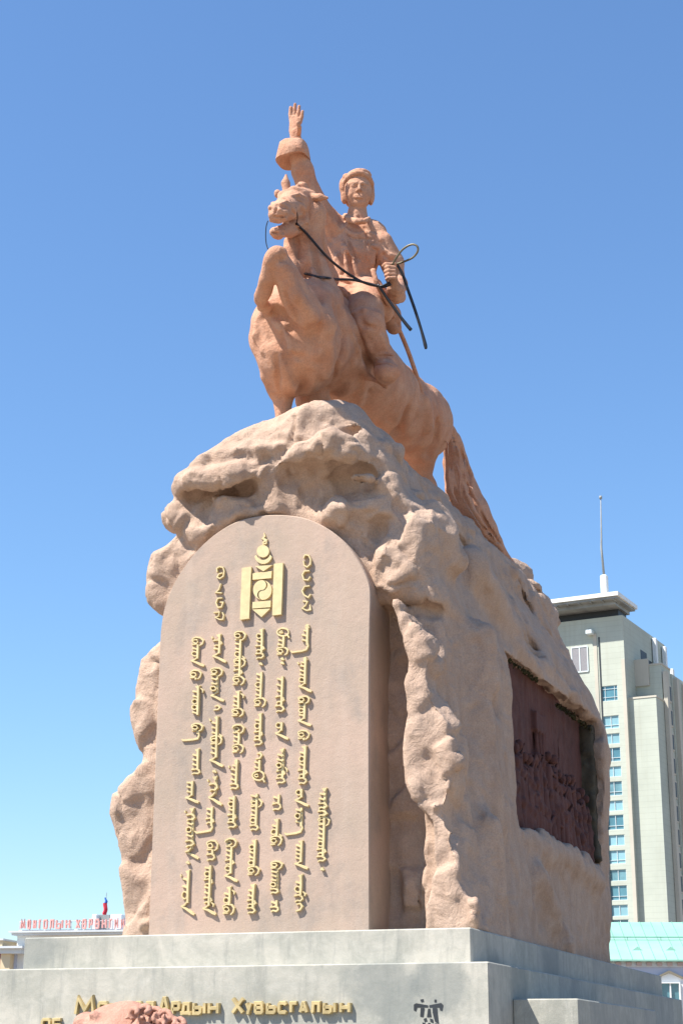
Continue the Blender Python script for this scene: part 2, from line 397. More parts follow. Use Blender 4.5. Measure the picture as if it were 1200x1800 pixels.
        vs = sm / cnt[:, None] + np.stack([I, J, K], 1); vs = s.lo + vs * s.h
        quads = []
        for axis in range(3):
            n = [nx, ny, nz]; sl0 = [slice(1, n[i] - 1) for i in range(3)]; sl1 = list(sl0); sl0[axis] = slice(0, n[axis] - 1); sl1[axis] = slice(1, n[axis])
            a = inside[tuple(sl0)]; b = inside[tuple(sl1)]; m = a != b
            P = np.stack(np.nonzero(m), 1); 
            if not len(P): continue
            fl = a[m]; o = [1, 1, 1]; o[axis] = 0; P = P + np.array(o)
            e1, e2 = [(1, 2), (2, 0), (0, 1)][axis]
            def at(d1, d2):
                Q = P.copy(); Q[:, e1] -= d1; Q[:, e2] -= d2; return idx[Q[:, 0], Q[:, 1], Q[:, 2]]
            q = np.stack([at(1, 1), at(0, 1), at(0, 0), at(1, 0)], 1)
            q = np.where(fl[:, None], q, q[:, ::-1]); quads.append(q)
        return vs, np.concatenate(quads)
def relax(vs, quads, it=1, lam=.5):
    for _ in range(it):
        acc = np.zeros_like(vs); cnt = np.zeros(len(vs))
        for a, b in ((0, 1), (1, 2), (2, 3), (3, 0)):
            for p, q in ((a, b), (b, a)):
                for d in range(3): acc[:, d] += np.bincount(quads[:, p], vs[quads[:, q], d], len(vs))
                cnt += np.bincount(quads[:, p], minlength=len(vs))
        vs = vs * (1 - lam) + lam * acc / np.maximum(cnt, 1)[:, None]
    return vs

# ------------------------------------------------------------------ ground
g = MB(); g.add([(-1500, -600, 0), (1500, -600, 0), (1500, 3000, 0), (-1500, 3000, 0)], [(0, 1, 2, 3)])
tag(g.build('ground', M['asphalt']), kind='structure')

# ------------------------------------------------------------------ plinth: tiers of grey granite
T = .348
plinth = mon_empty('stone_plinth', -2.6, 4.5, -ORG[2])
PO = np.array([-2.6, 4.5, -ORG[2]])
tag(plinth, 'weathered grey granite plinth in broad steps under the pink rock', 'plinth')
def tier(off, w0, w1, name='tier'):
    m = MB(); m.box(-5.144 - off, 0 + off, 0 - off, 10.2 + off, w0, w1, .012)
    return m.build(name, M['granite'], plinth, False, PO)
tier(0, -T + .001, 0); tier(.25, -1.9, -T); tier(1.0, -ORG[2], -1.901)

# ------------------------------------------------------------------ the rock
def tab(x, xs, ys): return np.interp(x, xs, ys).astype(np.float32)
V0 = .34                                   # front face of the inscribed slab
PROF = [(283, 1100), (287, 1072), (300, 1035), (318, 1003), (345, 967), (378, 937), (415, 915), (458, 905), (500, 904), (540, 910), (580, 930), (612, 958), (635, 992), (648, 1020), (652, 1040)]
def vnormals(vs, q):
    a = vs[q[:, 2]] - vs[q[:, 0]]; b = vs[q[:, 3]] - vs[q[:, 1]]; n = np.cross(a, b); out = np.zeros_like(vs)
    for k in range(4):
        for d in range(3): out[:, d] += np.bincount(q[:, k], n[:, d], len(vs))
    return out / (np.linalg.norm(out, axis=1)[:, None] + 1e-9)
def build_rock():
    F = Field((-5.1, -.35, -.12), (.45, 8.9, 6.75), .032)
    u, v, w = F.ax(0), F.ax(1), F.ax(2)
    uL = tab(w, [0, .3, .9, 1.2, 1.45, 1.72, 1.95, 2.12, 2.5, 2.9, 3.25, 3.45, 3.7, 4.0, 4.27, 4.5, 4.75, 4.95, 5.2, 5.36, 5.6, 5.79, 6.0, 6.12, 6.25],
                [-4.36, -4.37, -4.42, -4.49, -4.53, -4.46, -4.18, -4.18, -4.32, -4.34, -4.28, -4.02, -3.98, -4.17, -4.2, -4.1, -3.72, -3.68, -3.70, -3.68, -3.36, -3.08, -2.72, -2.3, -1.9])
    uRf = tab(w, [0, 1.4, 3, 3.6, 4.2, 4.8, 5.5, 5.9, 6.1, 6.3], [.0, -.12, -.28, -.42, -.6, -.85, -1.12, -1.32, -1.45, -1.7])
    uRb = tab(w, [.1, 1.3, 3.0, 3.35, 3.6, 4.0, 4.47, 4.97, 5.28, 5.5, 5.68, 6.0, 6.3], [-.27, -.23, -.12, -.14, -.24, -.36, -.6, -.78, -.8, -.92, -1.15, -1.3, -1.6])
    tv = fade(np.clip(v / 7.6, 0, 1)); uR = uRf * (1 - tv) + uRb * tv
    v0 = tab(w, [0, 3.5, 4.4, 4.9, 5.12, 5.3, 5.55, 5.8, 6.0, 6.15, 6.3], [.62, .6, .5, .46, .40, .22, .20, .30, .42, .52, .7]) + .12 * np.clip((u + 1.6) * 1.2, 0, 1) * np.clip((w - 4.8) * 2, 0, 1)
    vB = tab(w, [0, 3.4, 4.4, 5.3, 5.9, 6.3], [8.0, 8.02, 7.95, 7.85, 7.6, 7.2])
    rd = .2
    qx = np.abs(u - (uL + uR) / 2) - ((uR - uL) / 2 - rd); qy = np.abs(v - (v0 + vB) / 2) - ((vB - v0) / 2 - rd)
    d = np.sqrt(np.maximum(qx, 0) ** 2 + np.maximum(qy, 0) ** 2) + np.minimum(np.maximum(qx, qy), 0) - rd
    wt = tab(v, [0, .4, .8, 1.4, 2.4, 4.2, 6, 7.5], [6.12, 6.24, 6.2, 6.02, 5.98, 5.95, 6.0, 6.02])
    dt = (w - wt) * .9 + .0 * u
    k = .3; h = np.clip(k - np.abs(d - dt), 0, None) / k
    F.a = (np.maximum(d, dt) + h * h * k * .25).astype(np.float32)
    F.noise(.9, .035, 3)
    F.ell(V(562, 748, .66), (.42, .45, .22), .3)
    def P(px, py, vv): return V(px, py, vv)
    SEED = [10]
    def ball(px, py, vv, r, k=.12, mode='u'):
        c = P(px, py, vv)
        if mode == 'u':
            SEED[0] += 1; rr = np.array(r if np.ndim(r) else [r] * 3); F.chunk(c, rr * 1.12, SEED[0], k * .8); return
        F.ell(c, r, k, mode)
    def ridge(pts, rads, k=.1, mode='u'):
        Q = [P(*p) for p in pts]
        if mode == 'u':
            F.chain(Q, [x * .8 for x in rads], k, mode)
            for i in range(len(Q) - 1):
                L = np.linalg.norm(Q[i + 1] - Q[i]); n = max(1, int(L / (rads[i] * .9)))
                for j in range(n + (i == len(Q) - 2)):
                    t = j / n; SEED[0] += 1; rr = (rads[i] * (1 - t) + rads[i + 1] * t); F.chunk(Q[i] * (1 - t) + Q[i + 1] * t, (rr * 1.2, rr * 1.2, rr * 1.15), SEED[0], k * .5)
        else: F.chain(Q, rads, k, mode)
    # --- left flank: flutes, undercuts and pockets
    ridge([(262, 985, .5), (256, 1075, .5)], [.03, .02], .05, 'c'); ridge([(276, 985, .42), (270, 1060, .45)], [.03, .02], .05, 'c'); ridge([(292, 960, .42), (283, 1040, .42)], [.03, .02], .05, 'c')
    ridge([(300, 935, .4), (330, 948, .38), (352, 955, .4)], [.05, .04, .03], .05, 'c'); ridge([(318, 975, .42), (338, 968, .42)], [.05, .04], .04, 'c')
    ridge([(235, 1345, .4), (262, 1352, .4)], [.06, .06], .06, 'c'); ridge([(255, 1115, .45), (280, 1120, .45)], [.06, .05], .05, 'c')
    ridge([(204, 1452, .45), (236, 1430, .45)], [.06, .06], .06, 'c'); ridge([(205, 1472, .48), (250, 1482, .45)], [.05, .03], .05, 'c')
    ridge([(215, 1520, .48), (255, 1545, .42)], [.05, .03], .05, 'c'); ridge([(228, 1600, .48), (255, 1580, .42)], [.05, .03], .05, 'c'); ridge([(222, 1545, .5), (236, 1580, .48)], [.04, .04], .05, 'c')
    ball(243, 1245, .42, (.12, .1, .08), .05, 'c'); ball(236, 1268, .44, (.1, .1, .08), .05, 'c'); ball(254, 1258, .42, (.06, .08, .06), .04, 'c')
    # --- upper brows and hollows of the front
    def soft(pts, rads, k=.15): F.chain([P(*p) for p in pts], rads, k)
    soft([(322, 858, .5), (348, 846, .26), (402, 836, .20), (455, 830, .30)], [.15, .17, .16, .12], .1)
    F.chunk(P(318, 903, .62), (.24, .26, .25), 21, .08); soft([(312, 915, .58), (350, 935, .52), (380, 930, .5)], [.13, .12, .1])
    ridge([(338, 874, .42), (360, 868, .40), (392, 871, .44), (424, 866, .38), (456, 868, .42)], [.08, .105, .10, .095, .11], .12, 'c'); ball(374, 893, .34, (.14, .12, .10), .08, 'c')
    ridge([(352, 912, .36), (356, 884, .34)], [.07, .1], .07, 'c')
    F.chunk(P(408, 884, .46), (.17, .17, .09), 22, .05); F.chunk(P(386, 880, .5), (.12, .15, .08), 27, .05)
    soft([(388, 912, .52), (430, 903, .47), (468, 888, .5)], [.13, .14, .14]); ball(434, 899, .27, (.1, .1, .08), .05, 'c'); ball(400, 927, .3, (.14, .1, .08), .06, 'c'); ball(458, 872, .32, (.15, .16, .16), .06, 'c')
    soft([(480, 850, .5), (486, 900, .52)], [.2, .2])
    soft([(500, 812, .34), (530, 796, .14), (575, 782, .10), (615, 794, .16), (642, 810, .34)], [.12, .14, .16, .17, .12], .08)
    ridge([(506, 838, .34), (545, 832, .30), (580, 820, .26)], [.11, .13, .11], .03, 'c')
    ridge([(548, 860, .40), (590, 852, .36), (640, 846, .40)], [.15, .17, .14], .04, 'c')
    ball(562, 878, .34, (.22, .2, .18), .08, 'c')
    F.chunk(P(634, 843, .34), (.24, .16, .11), 31, .07); ridge([(615, 868, .2), (648, 872, .2), (672, 862, .26)], [.06, .08, .06], .05, 'c')
    F.chunk(P(626, 900, .52), (.46, .30, .22), 33, .12); F.chunk(P(598, 918, .58), (.26, .24, .18), 34, .1)
    ridge([(636, 948, .34), (676, 940, .46), (694, 970, .52)], [.17, .22, .18], .04, 'c'); ball(655, 970, .36, (.2, .18, .12), .08, 'c')
    soft([(575, 748, .56), (640, 776, .66), (690, 796, .95)], [.12, .13, .13], .15); ridge([(600, 758, .25), (624, 760, .36)], [.04, .05], .04, 'c')
    F.chunk(P(674, 786, .66), (.13, .16, .14), 35, .06); ball(692, 803, .45, (.06, .08, .09), .05, 'c')
    ridge([(640, 800, .2), (700, 860, .5)], [.03, .04], .05, 'c'); ridge([(700, 880, .5), (716, 930, .4)], [.04, .05], .06, 'c')
    # buttress on the right shoulder
    F.chunk(P(742, 935, .95), (.42, .45, .42), 41, .2); F.chunk(P(712, 985, .74), (.36, .42, .40), 42, .15); F.chunk(P(700, 1030, .72), (.26, .34, .24), 43, .12); soft([(760, 930, 1.1), (800, 985, 1.2)], [.2, .2], .2)
    ridge([(700, 1016, .3), (745, 978, .36)], [.02, .03], .03, 'c'); ridge([(742, 1014, .38), (772, 1002, .5)], [.02, .025], .03, 'c')
    # recess right of the slab, and the ragged column beside it
    F.box(((-1.22 - .62) / 2, .55, 1.6), (.34, .42, 2.0), .1, .1, 'c')
    un = u + .60 - .50 * np.clip(1 - w / 2.2, 0, 1); pl = .955 * un - .295 * (v - .55) - np.clip(w - 3.5, 0, None) * .9      # the corner turns away obliquely
    hh_ = np.clip(.15 - np.abs(F.a - pl), 0, None) / .15; F.a = (np.maximum(F.a, pl) + hh_ * hh_ * .15 * .25).astype(np.float32)
    ys_ = [1070, 1085, 1110, 1140, 1175, 1205, 1240, 1280, 1330, 1375, 1405, 1430, 1450, 1475, 1510, 1550, 1590, 1640]
    xl_ = [703, 706, 712, 722, 733, 722, 728, 722, 716, 724, 738, 755, 772, 768, 770, 772, 766, 762]
    xr_ = [712, 728, 745, 768, 772, 768, 778, 800, 812, 812, 806, 796, 800, 806, 818, 822, 840, 868]
    ys2 = list(np.arange(1072, 1640, 8.)); 
    for i, y in enumerate(ys2):
        a_, b_ = np.interp(y, ys_, xl_), np.interp(y, ys_, xr_); c = P((a_ + b_) / 2, y, .62); hw = (b_ - a_) / 2 * mpp(c) * 1.02
        F.box(c, (hw, .30, .06), .03, .04)
    F.box((-.62, 1.35, 1.7), (.16, .6, 1.8), .1, .12); F.ell(P(742, 1084, .95), (.22, .25, .25), .08)
    for (x, y, vv, r) in ((800, 1340, .42, .12), (828, 1590, .36, .11), (840, 1612, .38, .12), (790, 1466, .36, .07), (764, 1420, .33, .09)): F.chunk(P(x, y, vv), r, int(x + y), .02, 9, .8)
    ridge([(742, 1145, .24), (768, 1136, .3)], [.03, .03], .02, 'c'); ridge([(722, 1207, .2), (770, 1196, .28)], [.03, .035], .02, 'c'); ridge([(735, 1238, .2), (775, 1228, .26)], [.025, .025], .02, 'c')
    ridge([(760, 1385, .2), (800, 1380, .2)], [.03, .03], .02, 'c'); ridge([(775, 1540, .22), (812, 1526, .25)], [.03, .03], .02, 'c'); ridge([(812, 1572, .2), (832, 1590, .22)], [.025, .025], .02, 'c')
    # folds down the right flank
    for (a, b, r, ra) in [((842, 1120), (858, 1450), -.30, .22), ((858, 1450), (872, 1640), -.16, .16), ((935, 1540), (985, 1665), -.2, .2), ((820, 1000), (880, 1120), -.62, .3)]:
        F.cone(Uu(*a, r), Uu(*b, r), ra, ra, .18)
    for (a, b, r, ra) in [((880, 1240), (893, 1400), -.1, .13), ((893, 1400), (912, 1640), .02, .10), ((990, 1560), (1000, 1660), -.02, .08), ((860, 1170), (876, 1240), -.25, .1), ((985, 1105), (1005, 1240), -.3, .14), ((885, 1020), (940, 1150), -.5, .12)]:
        F.cone(Uu(*a, r), Uu(*b, r), ra, ra, .16, 'c')
    # crest lumps along the skyline
    for px, py, uu, r in [(905, 1003, -1.45, (.3, .6, .3)), (952, 1072, -1.1, (.3, .3, .25)), (800, 928, -1.6, (.3, .8, .2)), (730, 850, -1.6, (.3, .5, .2)), (660, 790, -1.6, (.25, .4, .2))]:
        F.ell(Uu(px, py + 16, uu), r, .12)
    F.ell(Uu(945, 1036, -.95), (.06, .2, .05), .08, 'c')
    for (a, b, r, ra) in [((898, 1010), (925, 1110), -1.0, .07), ((925, 1110), (950, 1200), -.62, .06), ((948, 1062), (985, 1180), -.72, .06), ((810, 960), (850, 1060), -.98, .08)]:
        F.cone(Uu(*a, r), Uu(*b, r), ra, ra, .14, 'c')
    # opening for the dark relief, with ledges drooping over it
    F.box((-.22, 5.12, 2.44), (.36, 2.32, 1.06), .05, .04, 'c')
    for a, b, ra, rb in [((900, 1138), (946, 1182), .13, .10), ((950, 1172), (1008, 1230), .13, .08), ((1008, 1222), (1042, 1258), .13, .08)]:
        F.cone(Uu(*a, -.42), Uu(*b, -.36), ra, rb, .1)
    for a, b, ra, rb in [((922, 1476), (950, 1496), .12, .14), ((950, 1496), (1000, 1510), .14, .14), ((1000, 1516), (1050, 1550), .14, .12)]:
        F.cone(Uu(*a, -.26), Uu(*b, -.26), ra, rb, .2)
    # the slab stands clear of the rock
    arch = sorted([(V(x, y, V0)[0], V(x, y, V0)[2]) for x, y in PROF]); ww = np.interp(F.ax(0), [p[0] for p in arch], [p[1] for p in arch])
    mask = (w < ww + .03) & (u > -3.83) & (u < -1.17)
    F.a = np.where(mask, np.maximum(F.a, V0 + .09 - v), F.a).astype(np.float32)
    F.noise(.34, .024, 21, True, (1, 1, 6)); F.noise(.17, .012, 22, True, (1, 1, 5))
    F.a = np.maximum(F.a, -.10 - w + 0 * u + 0 * v)
    F.a = np.maximum(F.a, np.maximum(u + .03, .05 - v) - np.clip(w - .35, 0, None) * .6)
    vs, q = F.mesh()
    # crags: fractal relief along the normals, calmer on the dressed right flank
    from mathutils import noise as mn
    nrm = vnormals(vs, q); mn.seed_set(3); N = len(vs); rg = np.empty(N); tb = np.empty(N); L = vs.tolist()
    rmf, frac, voro, nv = mn.ridged_multi_fractal, mn.fractal, mn.voronoi, mn.noise_vector
    rr_ = random.Random(5); tilt = {}
    def facet(p, sc, key):
        """planar chips: every Voronoi cell is a little tilted plane, with a crack where two meet"""
        (d1, d2, *_), pts = voro(p * sc); c = pts[0]; k = (key, round(c[0] * 50), round(c[1] * 50), round(c[2] * 50))
        t = tilt.get(k)
        if t is None: t = tilt[k] = (Vector((rr_.uniform(-1, 1), rr_.uniform(-1, 1), rr_.uniform(-1, 1))), rr_.uniform(-.35, .35))
        e = min(1., (d2 - d1) / .16); return ((p * sc - Vector(c)).dot(t[0]) + t[1]) * e - (1 - e) * .22
    for i in range(N):
        x, y, z = L[i]; p = Vector((x * 1.25 + 5, y * 1.25 + .35 * z, z * 1.1 - .2 * x)); wv = nv(p * 1.7) * .16 + nv(p * 6.) * .03
        q2 = p + wv; rg[i] = rmf(p, 1., 2.1, 4, .95, 1.8); tb[i] = frac(p * 3.2, 1., 2.1, 3) * .32 + facet(q2, 1.7, 0) * 1.15 + facet(q2 + Vector((9, 2, 4)), 4.2, 1) * .24
    rg -= rg.mean()
    uu, vv, ww2 = vs.T
    flank = np.clip((vv - .75) * 2.2, 0, 1) * np.clip((nrm[:, 0] - .2) * 3, 0, 1) * np.clip((5.0 - ww2) * 1.5, 0, 1)
    back = np.clip((ww2 - 6.3) * 5, 0, 1)
    arch_w = np.interp(uu, [p[0] for p in arch], [p[1] for p in arch]); near = (uu > -3.9) & (uu < -1.1) & (ww2 < arch_w + .12) & (vv < .75)
    amp = (1 - .68 * flank) * (1 - .55 * np.clip((nrm[:, 2] - .25) * 3, 0, 1) * (ww2 > 4.6)) * np.where(near, .0, 1.) * np.clip((ww2 + .02) / .15, .15, 1)
    amp = amp * (1 - .35 * np.clip((-nrm[:, 0] - .3) * 3, 0, 1))
    vs = vs + nrm * (amp * (rg * .02 + tb * .078))[:, None]
    return vs, q
RB = np.array([-2.1, 4., 0.])
rock = mon_empty('rock_pedestal', *RB)
tag(rock, 'rugged pink stone crag carrying the horse and rider', 'rock pedestal')
vs, q = build_rock()
mesh_obj('crag', vs, q, M['rock'], rock, True, RB)
# dark relief panel in the flank with a crowd carved on it
def build_relief():
    F = Field((-.72, 2.75, 1.3), (-.18, 7.5, 3.6), .024)
    u, v, w = F.ax(0), F.ax(1), F.ax(2)
    F.a = ((u + .47) + 0 * v + 0 * w).astype(np.float32)
    rng = random.Random(4)
    top = lambda v: np.interp(v, [2.8, 4, 5.5, 7.6], [2.5, 2.35, 2.5, 2.2])
    for row in range(3):
        x = 2.85
        while x < 7.3:
            h = rng.uniform(.5, .66); zt = top(x) - row * .34 + rng.uniform(-.08, .1); uu = -.44 + row * .03
            F.cone((uu, x, zt - .12), (uu, x + rng.uniform(-.04, .04), zt - h), .085, .105, .015); F.ell((uu + .02, x, zt + .04), (.075, .062, .08), .008)
            if rng.random() < .7: F.cone((uu + .03, x + .05, zt - .14), (uu + .07, x + rng.uniform(.08, .2), zt - rng.uniform(-.12, .3)), .035, .03, .02)
            if rng.random() < .35: F.cone((uu + .03, x + .1, zt - .3), (uu + .03, x + rng.uniform(.0, .15), zt + rng.uniform(.3, .55)), .014, .014, .01)
            x += rng.uniform(.17, .3)
    for x, z in [(4.6, 2.95), (4.75, 2.9), (4.9, 2.98), (3.2, 2.8)]:
        F.cone((-.44, x, z), (-.44, x + .02, z - .75), .045, .05, .02)
    F.box((-.44, 4.75, 2.98), (.05, .25, .14), .02, .03)
    F.noise(.12, .014, 8, True, (1, 1, 4)); F.noise(.5, .01, 2)
    F.a = np.maximum(F.a, np.abs(u + .45) - .235).astype(np.float32); F.a[:, 0] = 9; F.a[:, -1] = 9; F.a[:, :, 0] = 9; F.a[:, :, -1] = 9
    return F.mesh()
vs, q = build_relief()
rel = mesh_obj('relief_panel', vs, q, M['relief'], rock, True, RB); tag(rel, 'dark red stone relief of a crowd')
def jamb_shade_slab():
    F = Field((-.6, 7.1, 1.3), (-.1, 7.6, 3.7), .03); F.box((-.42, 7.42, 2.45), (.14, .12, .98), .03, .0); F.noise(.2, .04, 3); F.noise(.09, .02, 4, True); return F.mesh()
jv, jq = jamb_shade_slab(); mesh_obj('shade_return', jv, jq, M['jamb_shade'], rock, True, RB)  # added dark slab: the recess's shade at this jamb is put into its colour
# moss in the crevice over the relief
ms = MB(); rng = random.Random(2)
for a, b in [((893, 1160), (945, 1196)), ((978, 1238), (1012, 1262)), ((1015, 1264), (1056, 1302))]:
    for i in range(150):
        t = rng.random(); p = Uu(a[0] + (b[0] - a[0]) * t, a[1] + (b[1] - a[1]) * t + rng.uniform(-3, 5), -.34 + rng.uniform(-.06, .06)); s_ = rng.uniform(.012, .035)
        vs_ = [p + np.array([rng.uniform(-s_, s_) for _ in range(3)]) for _ in range(4)]; ms.add(vs_, [(0, 1, 2), (0, 2, 3), (0, 3, 1), (1, 3, 2)])
mo = ms.build('dry_moss', M['moss'], rock, False, RB); tag(mo, kind='stuff')

# ------------------------------------------------------------------ the inscribed slab
V0 = .34                                   # its front face
SB = np.array([-2.5, V0 + .3, 0.])
stele = mon_empty('inscribed_stele', *SB)
tag(stele, 'round-topped smooth pink slab with gilded vertical script, set against the rock', 'stele')
def build_slab():
    pts = []
    L, Rr, sp = -3.79, -1.205, 3.50
    prof = PROF
    _ = [(283, 1100), (287, 1072), (300, 1035), (318, 1003), (345, 967), (378, 937), (415, 915), (458, 905), (500, 904), (540, 910), (580, 930), (612, 958), (635, 992), (648, 1020), (652, 1040)]
    arc = [V(x, y, V0) for x, y in prof]
    # smooth the traced arch a little and make it a regular curve
    out = [(L, 0.), (L - .01, 3.4)] + [(p[0], p[2]) for p in arc] + [(Rr, 3.2), (Rr, 0.)]
    A = [np.array(o) for o in out]
    for _ in range(2):
        B = [A[0]]
        for i in range(len(A) - 1): B += [A[i] * .75 + A[i + 1] * .25, A[i] * .25 + A[i + 1] * .75]
        A = B + [A[-1]]
    n = len(A); cen = np.array([-2.5, 2.2])
    def ring(inset, y): return [(p[0] + (cen[0] - p[0]) / np.linalg.norm(cen - p) * inset, y, max(0.004, p[1] + (cen[1] - p[1]) / np.linalg.norm(cen - p) * inset)) for p in A]
    m = MB(); vs = ring(.0, 1.0) + ring(.0, V0 + .018) + ring(.014, V0); fs = []
    for r in range(2):
        for i in range(n): j = (i + 1) % n; fs.append((r * n + i, r * n + j, (r + 1) * n + j, (r + 1) * n + i))
    fs.append(tuple(range(2 * n, 3 * n))); m.add(vs, fs)
    return m
build_slab().build('slab', M['stele'], stele, False, SB)

def S(px, py): p = V(px, py, V0); return (p[0], p[2])
CNT = [0]
def stroke(m, pts, wpx, depth=.022):
    """pts in (u,w) ; each stroke a hair deeper than the last, so that crossings never share a plane"""
    CNT[0] = (CNT[0] + 1) % 23
    m.ribbon(pts, wpx, V0 + .004, V0 - depth - CNT[0] * .0009)
PX = 1 / 158.                              # metres per photo pixel on the slab
def circ(cx, cy, rx, ry, a0=0, a1=360, n=12): return [(cx + rx * math.cos(math.radians(a0 + (a1 - a0) * i / n)), cy + ry * math.sin(math.radians(a0 + (a1 - a0) * i / n))) for i in range(n + 1)]
JR = random.Random(12)
def px_stroke(m, pts, wpx=3.4):
    pts = [(x + JR.uniform(-.45, .45), y + JR.uniform(-.45, .45)) for x, y in pts]
    stroke(m, [S(*p) for p in pts], [x * PX * 1.06 for x in wpx] if isinstance(wpx, (list, tuple)) else wpx * PX * 1.06)
def word(xs, y0, y1, toks, slant=-.035):
    """one word of the vertical script: a spine with teeth, bows and tails; photo pixels on the slab"""
    m = MB(); toks = toks.split(); wt_ = {'t': 1, 'o': 1.25, 'B': 2.1, 'k': 1.6, 'T': 2.1, 'L': 1.9, 'h': .8, 'c': 1.6, 'i': 0, 'd': 0, 'D': 2.6, 'H': 1.6}
    tot = sum(wt_[t] for t in toks); u_ = (y1 - y0) / tot; y = y0
    X = lambda yy: xs + (yy - y0) * slant
    sp0 = sp1 = None
    for t in toks:
        a = wt_[t] * u_; x = X(y)
        if t == 'h': px_stroke(m, [(x - 5, y + 1), (x - 1, y + a * .7), (x + 2.5, y - 1)], [2., 4., 2.4])
        elif t == 'H': px_stroke(m, circ(x - .5, y + a * .3, 2.9, a * .3, 60, 380, 9), 2.4); px_stroke(m, [(x - 8, y + a * .7), (x, y + a * .85)], 2.6)
        elif t == 't': px_stroke(m, [(x + .5, y + a * .72), (x - 5, y + a * .5), (x - 9.5, y + a * .38)], [3., 3., 3.8])
        elif t == 'o': px_stroke(m, circ(x - 5.5, y + a * .5, 4.6, a * .40, 0, 360, 10)[:-1] + [(x - .9, y + a * .5)], 2.5)
        elif t == 'B':
            px_stroke(m, [(x - 11, y + a * .42), (x - 10, y + a * .2), (x - 4, y + a * .05), (x + 4, y + a * .1), (x + 8.5, y + a * .38), (x + 7, y + a * .72), (x + 2, y + a * .92)], [2.4, 2.8, 3, 3, 3.4, 3, 2.2])
            px_stroke(m, circ(x - 5, y + a * .48, 4.6, a * .2, -20, 330, 9), 2.5); px_stroke(m, [(x - 11, y + a * .82), (x - 2, y + a * .78)], [3.2, 2.2])
        elif t == 'k': px_stroke(m, [(x - 8, y + a * .12), (x - 9.5, y + a * .3), (x - 3, y + a * .22), (x + 2.5, y + a * .4), (x + 3.6, y + a * .62), (x, y + a * .86), (x - 6, y + a * .8), (x - 9.5, y + a * .95)], [2.4, 3, 2.8, 3.2, 3.6, 3, 2.6, 3])
        elif t == 'c': px_stroke(m, [(x - 6, y + a * .2), (x, y + a * .1), (x + 3, y + a * .4), (x, y + a * .75), (x - 8, y + a * .9)], [2.4, 3, 3.6, 3, 2.2])
        elif t == 'D':
            px_stroke(m, circ(x - 2, y + a * .45, 10, a * .36, 0, 360, 14)[:-1] + [(x + 7.9, y + a * .45)], 3.2); px_stroke(m, circ(x - 5, y + a * .45, 3, a * .1, 0, 330, 7), 2.4); px_stroke(m, [(x + 6, y + a * .7), (x + 9, y + a * .98)], 3)
        elif t == 'T':
            px_stroke(m, [(x - 11, y + a * .42), (x - 5, y + a * .34), (x, y + a * .08)], [2.6, 3.2, 2.4]); px_stroke(m, [(x - 11, y + a * .44), (x - 2, y + a * .62), (x + 7, y + a * .88), (x + 12, y + a)], [2.8, 4., 5, 3.4])
        elif t == 'L': px_stroke(m, [(x + 1, y), (x + 2, y + a * .35), (x - 1, y + a * .72), (x - 9, y + a * .86), (x - 26, y + a), (x - 29, y + a * .82)], [3, 4, 4, 3.6, 3.2, 2.2])
        elif t == 'i': px_stroke(m, [(x + 4, y - 2), (x + 8, y + 2), (x + 7, y + 6)], [2, 3, 2])
        elif t == 'd': px_stroke(m, [(x - 14, y - 3), (x - 12.4, y + .5)], 3.2)
        if t in 'tohHk': sp0 = y if sp0 is None else sp0; sp1 = y + a * (1 if t not in 'k' else .3)
        elif t == 'T': sp1 = y + a * .2
        elif t == 'L': sp1 = y + a * .2
        elif t == 'B' or t == 'D': sp0 = sp0 if sp0 is not None else y + a * .8; sp1 = y + a * .12 if sp1 is not None and y > y0 + .1 else y + a
        y += a
    if sp0 is not None and sp1 is not None and sp1 > sp0 + 1: px_stroke(m, [(X(sp0), sp0), (X((sp0 + sp1) / 2), (sp0 + sp1) / 2), (X(sp1), sp1)], 4.8)
    return m
def dot(x, y):
    m = MB(); px_stroke(m, [(x - 3.4, y - .5), (x, y - 1.2), (x + 3, y + 1.4)], [3.4, 5, 2.4]); return m
WORDS = [
 (350, 1120, 1173, 'B t o T'), (347, 1178, 1197, 'B'), (351, 1206, 1259, 'h i t t o o t'), (350, 1272, 1304, 'B L'), (350, 1317, 1364, 'h t t t k'), (340, 1373, 1413, 't t t T'), (341, 1421, 1511, 'h d k t o t k T'), (333, 1530, 1610, 'h d t t o T'),
 (388, 1116, 1166, 'h d k t T'), (384, 1174, 1234, 'B t t o T'), (385, 1240, 1251, 'c'), (384, 1260, 1349, 'h d t t t i B t t T'), (381, 1365, 1417, 'h d k T'), (374, 1419, 1466, 't t k L'), (376, 1477, 1515, 'B k'), (372, 1522, 1609, 't o k t t k i T'),
 (425, 1110, 1208, 'B t t o i B k B'), (422, 1216, 1263, 'h i t t t B'), (422, 1274, 1327, 'B t t B'), (418, 1336, 1390, 'H d t t t k'), (414, 1400, 1458, 't o t k k'), (409, 1474, 1551, 'B t t k o T'), (406, 1559, 1611, 'h i t o B'),
 (463, 1107, 1161, 'h o t k k'), (461, 1182, 1246, 't t o t t B'), (460, 1255, 1313, 'h t o k k'), (459, 1323, 1378, 'c t t D'), (453, 1396, 1462, 't B t t o k'), (450, 1477, 1542, 'h o t t o B'), (448, 1555, 1608, 'h t t k k'),
 (500, 1103, 1155, 'D t t B'), (498, 1190, 1255, 't t t k k'), (497, 1270, 1302, 'o T'), (499, 1317, 1380, 'h t t o i k k'), (491, 1397, 1427, 't k'), (489, 1440, 1490, 'h t o i B'), (489, 1514, 1573, 'B t t t o k'), (487, 1583, 1605, 't k'),
 (542, 1099, 1149, 'H t t L'), (539, 1156, 1218, 'H d t t t o T'), (537, 1224, 1277, 'B t o t T'), (536, 1284, 1303, 'B'), (538, 1312, 1381, 'h t o t k k'), (532, 1388, 1419, 'o T'), (531, 1420, 1469, 't o t L'), (531, 1478, 1529, 'h t t t t T'), (531, 1538, 1605, 'h t o i k c'),
 (573, 1386, 1517, 'h t t k k B t t t o k k')]
